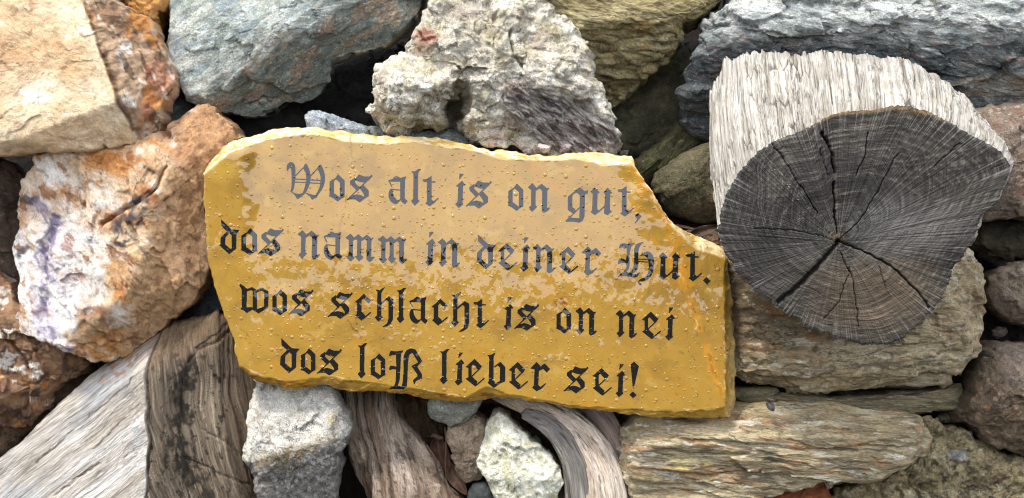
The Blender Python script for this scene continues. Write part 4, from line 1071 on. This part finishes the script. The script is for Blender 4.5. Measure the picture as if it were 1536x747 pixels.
    link('end_face', Vf, q, t1, M_END, np.concatenate([pa.c.reshape(-1, 3), pa.c[0].mean(0)[None]]), np.concatenate([G.reshape(-1, 3), G[0].mean(0)[None]]), np.concatenate([EM.ravel(), [0]]), root, ray=np.concatenate([RAY.reshape(-1, 3), RAY[0].mean(0)[None]]))
    link('weathered_side', Vsf, qs, ts, M_BARKLESS, np.concatenate([Cs.reshape(-1, 3), Cs[-1].mean(0)[None]]), np.concatenate([Gs.reshape(-1, 3), Gs[-1].mean(0)[None]]), None, root)
log()

# ------------------------------------------------------------ the sign
SIGN_Z = 34
def wetf(x, y):
    return sstep(250, 420, y)*.75+.25
def wetg(x, y):
    w = .10+.75*sstep(310, 400, y-.02*(x-600))-.55*sstep(430, 500, y-.02*(x-600))
    return w+.45*sstep(880, 960, x+.2*(300-y))*(1-sstep(400, 470, y))
def sign_h(x, y, h):
    h = h+.010*(y-400)
    wob = 10*fbm(x, y, 0, 45, 3, 2)
    ml = sstep(392, 366, x+wob)*sstep(200, 240, y)
    h = h-.05*(y-440)*ml*(y < 440)
    edge = 945+(y-236)*.33
    mr = sstep(-30, 40, x-edge+12*fbm(x, y, 0, 30, 3, 4))
    h = h-.055*(y-430)*mr*(y < 430)
    # chipped rims: broad flake scars along the top, bottom and right edges
    top = sign_top(x)+2.0*fbm(x, y*0, 0, 22, 3, 6)
    dt = top-y
    h = h-np.clip(dt, 0, 40)*.75*(dt > 0)
    bot = np.interp(x, [350, 400, 440, 500, 560, 620, 700, 730, 770, 840, 900, 980, 1060, 1100], [540, 562, 570, 562, 572, 580, 592, 578, 590, 602, 608, 612, 612, 605])+4*fbm(x, 0*y, 9, 30, 4, 7)
    db = y-bot
    h = h-np.clip(db, 0, 40)*.55*(db > 0)
    dr = x-(1082+.01*(y-400))+3*fbm(y, 0*y, 3, 40, 3, 8)
    h = h-np.clip(dr, 0, 30)*1.2*((dr > 0) & (y > 380))
    h = h-.35*np.exp(-(segdist(x+3*fbm(x, y, 0, 20, 3, 1), y, [(528, 210), (530, 235), (522, 320), (508, 400)])/1.6)**2)
    h = h+.35*fbm(x, y, 0, 90, 2, 12)
    return h
def sign_top(x):
    return 4+3*fbm(x, 0*x, 4, 60, 3, 61)+np.interp(x, [310, 360, 420, 470, 520, 570, 620, 700, 760, 820, 860, 900, 945, 965, 1000, 1040, 1090], [262, 222, 204, 198, 210, 214, 212, 222, 236, 240, 234, 246, 244, 262, 330, 372, 385])
def sign_bot(x):
    return np.interp(x, [350, 400, 440, 500, 560, 620, 700, 730, 770, 840, 900, 980, 1060, 1100], [540, 562, 570, 562, 572, 580, 592, 578, 590, 602, 608, 612, 612, 605])
def sign_d(x, y, h, d):
    rim = np.maximum(sstep(-2, 3, sign_top(x)-y), sstep(-2, 4, y-sign_bot(x)))
    rim = np.maximum(rim, sstep(1080, 1086, x)*(y > 380)); rim = np.maximum(rim, sstep(0, -4, h))
    return d+rim*(3.0*fbm(x, y, h, 26, 5, 3, .62)+1.4*(worley(x/2.2+.3*y, y, h, 16, 5)[2]-.5))
def c_(p):
    p.base(['98742e', 'a27c2e', 'a98232', 'ae8836'], 50, 5)
    # iron-rich orange veins of the slate
    p.put(p.line([(948, 240), (985, 300), (1000, 340), (1010, 380), (1025, 430)], 10, 16), 'c08416', .75)
    p.put(p.line([(1018, 400), (1032, 450), (1050, 500), (1075, 580)], 4.5, 9), 'c68a24', .8); p.thr('e3c487', 6, .1, .2, .6, 65, 2, p.line([(1012, 400), (1027, 450), (1045, 500)], 4, 6)); p.thr('8a5a1c', 7, .25, .15, .6, 65, 2, p.line([(1018, 400), (1032, 450), (1050, 500), (1075, 580)], 6, 8))
    p.thr('c48a1c', 24, .1, .25, .6, 70, 2, p.ell(985, 320, 50, 90, -25, .6, 14))
    p.put(p.ell(345, 245, 26, 26, 0, .5, 10), 'c09a3c', .6)
    p.thr('ab7c24', 40, .1, .4, .6, 20, 2, 1, 6); p.thr('85652a', 46, .1, .4, .5, 0, 1.5, 1, 6); p.thr('b79448', 30, .3, .3, .5); p.thr('6b5222', 7, .5, .08, .5)
    rim = np.clip((sign_h(p.x, p.y, 0)*0+1), 0, 1)
    top = sign_top(p.x)+2.0*fbm(p.x, p.y*0, 0, 22, 3, 6)
    t = sstep(-2, 2, top-p.y)
    p.put(t, 'd2bd90', .75); p.thr('c9962e', 9, .05, .15, .8, 12, 3, t); p.thr('f0e4c6', 7, .25, .12, .8, 12, 3, t)
    t2 = p.line([(955, 250), (985, 300), (1010, 338), (1060, 365), (1085, 380)], 7, 6)
    p.thr('e0c68a', 8, .0, .2, .7, 40, 2, t2); 
    b = p.line([(360, 555), (400, 572), (480, 578), (560, 592), (620, 592), (700, 602), (735, 590), (790, 605), (850, 618), (920, 624), (1000, 632), (1080, 630)], 7, 6)
    p.put(b, '94681e', .7); p.thr('5c3c18', 9, .15, .2, .7, 0, 2, b)
    r = sstep(1086, 1094, p.x)*(p.y > 380); p.put(r, 'c2a768', .8); p.thr('7a5a2c', 10, .1, .2, .6, 90, 3, r)
    p.put(p.line([(505, 400), (515, 330), (522, 300)], 1.0, 4), '9a5a30', .5)
    p.put(p.line([(525, 478), (545, 505)], 1.1, 3), '6e3a1c', .8)
    p.put(p.line([(528, 205), (530, 225), (531, 240)], 1.1, 3), '8a6a3c', .8)
    p.thr('7a3f12', 5, -.05, .1, .9, 0, 1, p.ell(842, 452, 11, 7, 0, .5, 4))
    p.thr('4c3010', 4.5, .62, .05, .9)
SIGN_OUT = [(335, 222), (352, 212), (380, 206), (410, 196), (440, 191), (475, 192), (510, 197), (540, 203), (575, 206), (610, 205), (650, 208), (690, 214), (715, 221), (750, 226), (790, 232), (820, 236), (850, 232), (880, 229), (915, 231), (946, 234), (951, 250), (962, 268), (974, 285), (986, 305), (998, 325), (1012, 340), (1040, 352), (1062, 362), (1080, 370), (1088, 386), (1092, 410), (1094, 440), (1098, 480), (1100, 520), (1103, 560), (1100, 600), (1094, 624), (1070, 626), (1030, 624), (990, 624), (950, 620), (905, 614), (860, 610), (820, 602), (790, 598), (765, 594), (740, 592), (728, 598), (700, 600), (660, 598), (610, 590), (560, 584), (528, 586), (508, 580), (490, 574), (450, 582), (420, 578), (395, 572), (378, 562), (364, 548), (356, 520), (354, 500), (345, 480), (335, 455), (325, 420), (318, 390), (316, 350), (313, 310), (312, 280), (315, 255), (325, 238)]
sign = stone('golden brown varnished stone slab sign with four lines of black blackletter writing', SIGN_OUT, SIGN_Z, 30, c_, M_SIGN, 201, name='stone_sign', cat='sign',
             ctr=(700, 410), p=70, back=24, facets=0, cham=0, chip=0, hf=sign_h, big=0, mid=.2, mids=40, jag=2.6, step=2.2, smooth=0, dfun=sign_d, wetf=wetg,
             grain=lambda x, y, h: np.stack([x, y, 0*x], -1))
sV, sq, st_ = stone.last
bvh = BVHTree.FromPolygons([tuple(v) for v in sV.tolist()], [tuple(f) for f in sq.tolist()])

# ---- blackletter glyphs: polygons traced per letter shape; (scale of trace, left x, foot y) ; '-' = hairline of width w
def hair(x0, y0, x1, y1, w):
    d = math.hypot(x1-x0, y1-y0); nx, ny = -(y1-y0)/d*w/2, (x1-x0)/d*w/2
    return [(x0+nx, y0+ny), (x1+nx, y1+ny), (x1-nx, y1-ny), (x0-nx, y0-ny)]
def ball(cx, cy, r):
    return [(cx+r*math.cos(i*math.pi/6), cy+r*math.sin(i*math.pi/6)) for i in range(12)]
GL = {
 'W': (7.47, 222, 552, [('s', [(237,240),(225,225),(222,190),(235,155),(265,133),(298,145),(316,175),(320,215),(318,330),(308,400),(290,465),(262,470),(276,440),(280,380),(278,230),(270,205),(255,200),(243,212)]),
   ('p', [(258,464),(330,490),(370,493),(415,480),(430,487),(390,520),(342,552),(320,515),(300,490)]), ('p', hair(316,294,410,197,10)),
   ('s', [(405,205),(437,140),(470,200),(490,270),(490,330),(475,400),(440,470),(425,490),(398,492),(420,440),(440,370),(445,300),(435,250)]),
   ('p', [(425,475),(500,500),(550,510),(575,500),(560,530),(505,557),(485,520),(450,495)]), ('p', hair(488,294,572,203,10)),
   ('s', [(562,205),(602,152),(635,220),(652,290),(650,360),(630,420),(585,490),(555,525),(542,512),(575,460),(600,390),(607,320),(595,260)]),
   ('p', hair(310,325,610,343,10)), ('p', hair(310,358,610,375,10))]),
 'o': (7.47, 698, 572, [('p', [(800,268),(872,338),(872,522),(840,537),(795,572),(745,535),(698,512),(705,500),(705,350),(765,315)]), ('h', [(775,322),(822,362),(822,528),(752,478),(752,345)])]),
 's': (7.47, 895, 590, [('p', [(985,338),(1033,277),(1090,300),(1150,300),(1180,298),(1150,335),(1105,367),(1050,362)]), ('p', [(935,350),(990,312),(992,345),(987,368),(1048,430),(1015,464),(935,385)]),
   ('p', hair(1176,298,897,566,11)), ('p', [(1045,435),(1082,395),(1142,460),(1142,520),(1095,537),(1090,500),(1060,455)]),
   ('p', [(895,566),(960,515),(1010,500),(1060,512),(1092,530),(1142,518),(1080,560),(1040,590),(990,555),(930,556)]), ('p', ball(1173,293,11))]),
 'a': (6.98, 155, 508, [('p', [(153,258),(200,240),(237,208),(285,230),(343,213),(327,262),(280,268),(240,268),(165,266)]), ('p', hair(163,258,192,322,10)),
   ('p', [(282,255),(329,255),(327,445),(357,470),(330,506),(290,472),(282,450)]), ('p', hair(180,346,287,358,9)),
   ('s', [(197,340),(200,380),(215,425),(250,468),(295,445),(285,462),(237,510),(185,482),(160,435),(158,390),(173,352)])]),
 'l': (6.98, 395, 512, [('p', [(395,150),(420,155),(440,150),(470,128),(502,127),(478,152),(468,172),(465,440),(482,462),(433,512),(395,462),(418,440),(420,178)])]),
 't': (6.98, 512, 520, [('p', [(512,240),(560,235),(608,203),(608,258),(650,260),(650,271),(608,271),(607,450),(630,468),(678,430),(683,436),(640,482),(590,520),(542,488),(560,475),(562,266),(525,262)])]),
 'i': (6.98, 858, 532, [('p', [(903,173),(947,175),(897,237)]), ('p', [(930,246),(963,292),(938,300),(932,475),(943,490),(892,532),(857,490),(882,470),(890,310),(864,302)])]),
 'n': (6.98, 293, 468, [('p', [(291,212),(340,170),(378,212),(372,250),(370,400),(388,415),(335,468),(301,422),(325,405),(328,240)]),
   ('p', [(370,228),(437,175),(490,222),(519,216),(495,248),(490,430),(518,422),(524,428),(500,457),(460,478),(438,460),(443,250),(415,222),(370,250)])]),
 'g': (6.98, 682, 475, [('p', [(710,304),(712,296),(835,198),(885,240),(922,230),(918,262),(890,272),(850,290),(800,252),(750,280)]), ('p', [(712,298),(765,262),(757,300),(757,405),(800,450),(768,475),(710,435)]),
   ('p', [(838,262),(890,262),(884,500),(865,548),(828,568),(770,557),(682,558),(737,516),(830,524),(833,500)]), ('p', hair(842,403,690,553,10))]),
 'u': (6.98, 948, 502, [('p', [(993,213),(1045,268),(1020,275),(1018,440),(1042,462),(993,503),(948,468),(965,455),(972,278),(950,258)]), ('p', hair(1035,466,1102,403,12)),
   ('p', [(1127,216),(1175,270),(1153,280),(1150,445),(1165,462),(1184,453),(1125,503),(1090,485),(1095,400),(1103,285),(1083,265)])]),
 ',': (6.98, 1410, 502, [('p', [(1443,455),(1482,490),(1416,566),(1408,562),(1440,520),(1412,490)])]),
 'd': (4.955, 104, 303, [('p', [(113,46),(190,120),(247,124),(225,152),(222,168),(188,162),(115,96)]), ('p', [(108,182),(162,128),(178,142),(142,177),(140,230),(180,266),(170,303),(104,242)]), ('p', [(190,140),(224,145),(222,262),(169,304),(150,272),(190,262)])]),
 'm': (4.955, 1033, 358, [('p', [(1031,182),(1068,152),(1095,180),(1087,200),(1085,318),(1100,330),(1068,359),(1036,324),(1055,312),(1057,200)]),
   ('p', [(1085,190),(1127,156),(1160,185),(1148,205),(1147,310),(1165,325),(1132,359),(1105,325),(1118,312),(1120,205),(1110,192),(1085,204)]),
   ('p', [(1146,193),(1190,159),(1222,185),(1241,179),(1223,207),(1222,325),(1244,323),(1249,328),(1212,363),(1188,342),(1190,205),(1175,192),(1146,208)])]),
 'e': (5.12, 652, 383, [('p', [(651,235),(720,173),(736,190),(697,226),(697,307),(742,347),(725,384),(652,325),(672,315),(672,242)]), ('p', [(720,173),(776,230),(750,260),(698,202)]), ('p', hair(764,243,690,315,8)), ('p', hair(728,378,796,321,9))]),
 'r': (5.12, 1293, 418, [('p', [(1291,245),(1340,196),(1366,224),(1358,260),(1352,372),(1370,388),(1408,358),(1413,363),(1375,402),(1340,419),(1306,392),(1320,375),(1325,252)]), ('p', [(1355,240),(1403,208),(1443,250),(1418,277),(1390,247),(1358,264)])]),
 'H': (7.47, 195, 557, [('s', [(210,240),(225,185),(265,175),(330,188),(398,162),(350,215),(320,235),(250,215)]), ('p', [(300,222),(352,198),(328,300),(333,400),(325,450),(295,502),(268,497),(300,440),(290,390),(300,300)]),
   ('s', [(202,413),(203,370),(230,343),(260,350),(300,370),(312,400),(250,393),(215,402)]), ('s', [(192,555),(235,512),(290,493),(360,523),(410,525),(457,490),(425,545),(385,560),(300,542),(240,542)]),
   ('s', [(418,180),(498,157),(460,185),(432,240),(427,320),(432,420),(400,492),(340,532),(308,527),(365,470),(387,400),(380,250),(396,205)]),
   ('s', [(437,322),(527,260),(582,290),(603,340),(603,420),(592,500),(560,562),(500,597),(448,602),(443,620),(470,630),(455,652),(428,632),(426,600),(460,573),(512,558),(545,500),(547,400),(535,340),(490,307)]),
   ('p', hair(425,353,540,356,8)), ('p', hair(425,380,540,386,8))]),
 '.': (7.47, 1155, 602, [('p', [(1192,543),(1239,587),(1195,624),(1153,580)])]),
 'w': (6.98, 137, 388, [('p', [(135,95),(148,82),(213,125),(211,335),(163,338),(162,140)]), ('p', [(147,342),(165,325),(212,328),(250,325),(282,330),(275,347),(215,386),(180,357)]),
   ('p', [(208,138),(270,116),(320,148),(318,335),(276,340),(278,160),(262,145),(208,160)]), ('p', [(318,142),(375,120),(440,158),(437,332),(335,389),(270,347),(300,325),(330,345),(395,318),(397,168),(372,150),(318,166)])]),
 'c': (6.98, 752, 468, [('p', [(750,272),(800,232),(842,188),(917,258),(890,287),(835,234),(817,262),(817,375),(858,412),(820,469),(755,412),(772,398),(775,282)]), ('p', hair(832,452,916,381,12))]),
 'h': (6.98, 155, 430, [('p', [(158,90),(200,98),(262,65),(232,110),(222,130),(222,370),(240,382),(193,431),(153,382),(178,365),(182,112)]),
   ('p', [(218,228),(300,163),(346,190),(344,400),(325,446),(280,477),(232,484),(285,445),(298,400),(298,212),(275,202),(218,250)])]),
 'z': (6.144, 1125, 405, [('s', [(1128,185),(1140,128),(1190,138),(1272,122),(1225,167),(1180,166),(1150,170)]), ('p', [(1195,150),(1240,148),(1232,300),(1226,400),(1205,460),(1170,470),(1190,420),(1196,300)]), ('s', [(1123,492),(1150,460),(1210,454),(1280,458),(1265,486),(1180,478)]),
   ('s', [(1128,310),(1138,263),(1205,278),(1205,302),(1160,297)]), ('p', [(1262,180),(1290,125),(1330,108),(1372,120),(1312,170),(1302,250),(1297,400),(1292,455),(1262,486),(1238,472),(1255,420),(1264,300)]),
   ('p', [(1330,108),(1372,118),(1435,225),(1402,242),(1345,150)]), ('p', [(1435,223),(1387,275),(1432,345),(1432,390),(1400,395),(1375,410),(1360,442),(1350,400),(1390,365),(1390,348),(1336,270),(1400,236)])]),
 'b': (7.68, 700, 535, [('p', [(698,158),(740,158),(795,128),(772,175),(770,450),(800,492),(775,536),(703,478),(718,455),(722,182)]), ('p', [(782,286),(850,236),(906,295),(904,460),(850,482),(775,536),(762,500),(845,456),(847,302),(820,277),(782,302)])]),
 '!': (8.3, 1030, 628, [('p', [(1090,175),(1146,232),(1085,498),(1072,500),(1046,210)]), ('p', [(1073,547),(1119,590),(1073,629),(1029,585)])]),
}
LINES = [
 ('line of blackletter writing reading Wos alt is on gut,', lambda x: 299+.0520*(x-450), 1.0, [('W',429.7),('o',493.4),('s',519.8),('a',582.2),('l',616.6),('t',633.4),('i',682.9),('s',698.7),('o',761.7),('n',792),('g',847.7),('u',885.8),('t',926),(',',952)]),
 ('line of blackletter writing reading dos namm in deiner Hut.', lambda x: 381+.0584*(x-344), 1.0, [('d',331),('o',362),('s',386.7),('n',446.8),('a',485),('m',518.5),('m',567.3),('i',638),('n',657),('d',715),('e',747.3),('i',780.5),('n',799.3),('e',839),('r',872.5),('H',926),('u',987.7),('t',1028.2),('.',1054.6)]),
 ('line of blackletter writing reading wos schlacht is on nei', lambda x: 470.6+.0640*(x-388), .96, [('w',359.3),('o',408),('s',433),('s',491.9),('c',532.7),('h',562.3),('l',594.9),('a',613.8),('c',647.7),('h',676.4),('t',709.8),('i',755.6),('s',771.3),('o',834),('n',863.4),('n',923.6),('e',963),('i',997.8)]),
 ('line of blackletter writing reading dos loß lieber sei!', lambda x: 559+.0720*(x-433), .96, [('d',420.4),('o',450.8),('s',475.7),('l',536.7),('o',555.4),('z',583),('l',659.8),('i',682.3),('e',698.6),('b',731),('e',763.4),('r',795.6),('s',845.2),('e',889),('i',923.4),('!',944)]),
]
def inside(x, y, poly):
    r = np.zeros(x.shape, bool); n = len(poly)
    for i in range(n):
        x0, y0 = poly[i]; x1, y1 = poly[(i+1) % n]
        c = (y0 > y) != (y1 > y)
        if y1 != y0: r ^= c & (x < (x1-x0)*(y-y0)/(y1-y0)+x0)
    return r
CELL = .5
TH = .36
def glyph_mesh(ch, x0, yf, sc):
    s, lx, fy, parts = GL[ch]
    solid, holes = [], []
    for k_, pts in parts:
        P = np.array(pts, float)
        if k_ == 's':
            for _ in range(2):
                Q = np.roll(P, -1, 0); P = np.stack([P*.8+Q*.2, P*.2+Q*.8], 1).reshape(-1, 2)
        P = np.stack([(P[:, 0]-lx)/s*sc+x0, (P[:, 1]-fy)/s*sc+yf], 1)
        (holes if k_ == 'h' else solid).append(P)
    allp = np.concatenate(solid); lo = np.floor(allp.min(0))-1; hi = np.ceil(allp.max(0))+1
    gx = np.arange(lo[0], hi[0], CELL/2); gy = np.arange(lo[1], hi[1], CELL/2)
    X, Y = np.meshgrid(gx, gy); m = np.zeros(X.shape, bool)
    for P in solid: m |= inside(X, Y, P)
    for P in holes: m &= ~inside(X, Y, P)
    f = m.astype(float); g = f.copy()
    k1 = np.array([.25, .5, .25])
    for ax in (0, 1):
        g = k1[1]*g+k1[0]*np.roll(g, 1, ax)+k1[2]*np.roll(g, -1, ax)
    F = g[::2, ::2]; ys = gy[::2]; xs = gx[::2]
    V = []; idx = {}; faces = []
    def vert(x, y):
        key = (round(x*200), round(y*200))
        if key not in idx: idx[key] = len(V); V.append((x, y))
        return idx[key]
    I = F >= TH
    ny, nx = F.shape
    for j in range(ny-1):
        run = None
        for i in range(nx):
            full = i < nx-1 and I[j, i] and I[j, i+1] and I[j+1, i] and I[j+1, i+1]
            if full and run is None: run = i
            if run is not None and (not full or i-run >= 6):
                faces.append([vert(xs[run], ys[j]), vert(xs[i], ys[j]), vert(xs[i], ys[j+1]), vert(xs[run], ys[j+1])])
                run = i if full else None
            if i >= nx-1 or full: continue
            c = [(xs[i], ys[j], F[j, i]), (xs[i+1], ys[j], F[j, i+1]), (xs[i+1], ys[j+1], F[j+1, i+1]), (xs[i], ys[j+1], F[j+1, i])]
            if not any(q[2] >= TH for q in c): continue
            poly = []
            for a in range(4):
                p, q = c[a], c[(a+1) % 4]
                if p[2] >= TH: poly.append(vert(p[0], p[1]))
                if (p[2] >= TH) != (q[2] >= TH):
                    t = (TH-p[2])/(q[2]-p[2]); poly.append(vert(p[0]+(q[0]-p[0])*t, p[1]+(q[1]-p[1])*t))
            pp = []
            for a in poly:
                if a not in pp: pp.append(a)
            if len(pp) >= 3: faces.append(pp)
    return V, faces
kS = kz(SIGN_Z+30)
def put_line(label, base, sc, letters):
    V = []; Q = []; T = []
    for ch, x in letters:
        wdt = 14
        s1 = sc if GL[ch][0] in (7.47, 6.98) or ch in 'b!' else 1.0
        if ch in 'wch!b': s1 = 1.0
        gv, gf = glyph_mesh(ch, x, base(x+wdt), s1)
        o = len(V); V += gv
        for f in gf:
            f = [a+o for a in f]
            if len(f) == 4: Q.append(f)
            elif len(f) == 3: T.append(f)
            else:
                for a in range(1, len(f)-1): T.append([f[0], f[a], f[a+1]])
    V = np.array(V); P = np.zeros((len(V), 3))
    wx = 768+(V[:, 0]-768)*kS; wy = 373.5+(V[:, 1]-373.5)*kS
    for i in range(len(V)):
        hit = bvh.ray_cast(Vector((wx[i], wy[i], 300)), Vector((0, 0, -1)))
        z = hit[0].z if hit[0] is not None else SIGN_Z+30
        P[i] = (wx[i], wy[i], z+.35)
    col = np.tile(np.array([.002, .002, .003]), (len(V), 1))
    sx = 768+(wx-768)/kz(SIGN_Z); sy = 373.5+(wy-373.5)/kz(SIGN_Z)
    o = link('lettering', P, np.array(Q)[:, ::-1], np.array(T)[:, ::-1] if T else None, M_PAINT, col, np.stack([sx, sy, 0*sx], 1), wetg(sx, sy), sign)
    o['label'] = label
for L_ in LINES: put_line(*L_)
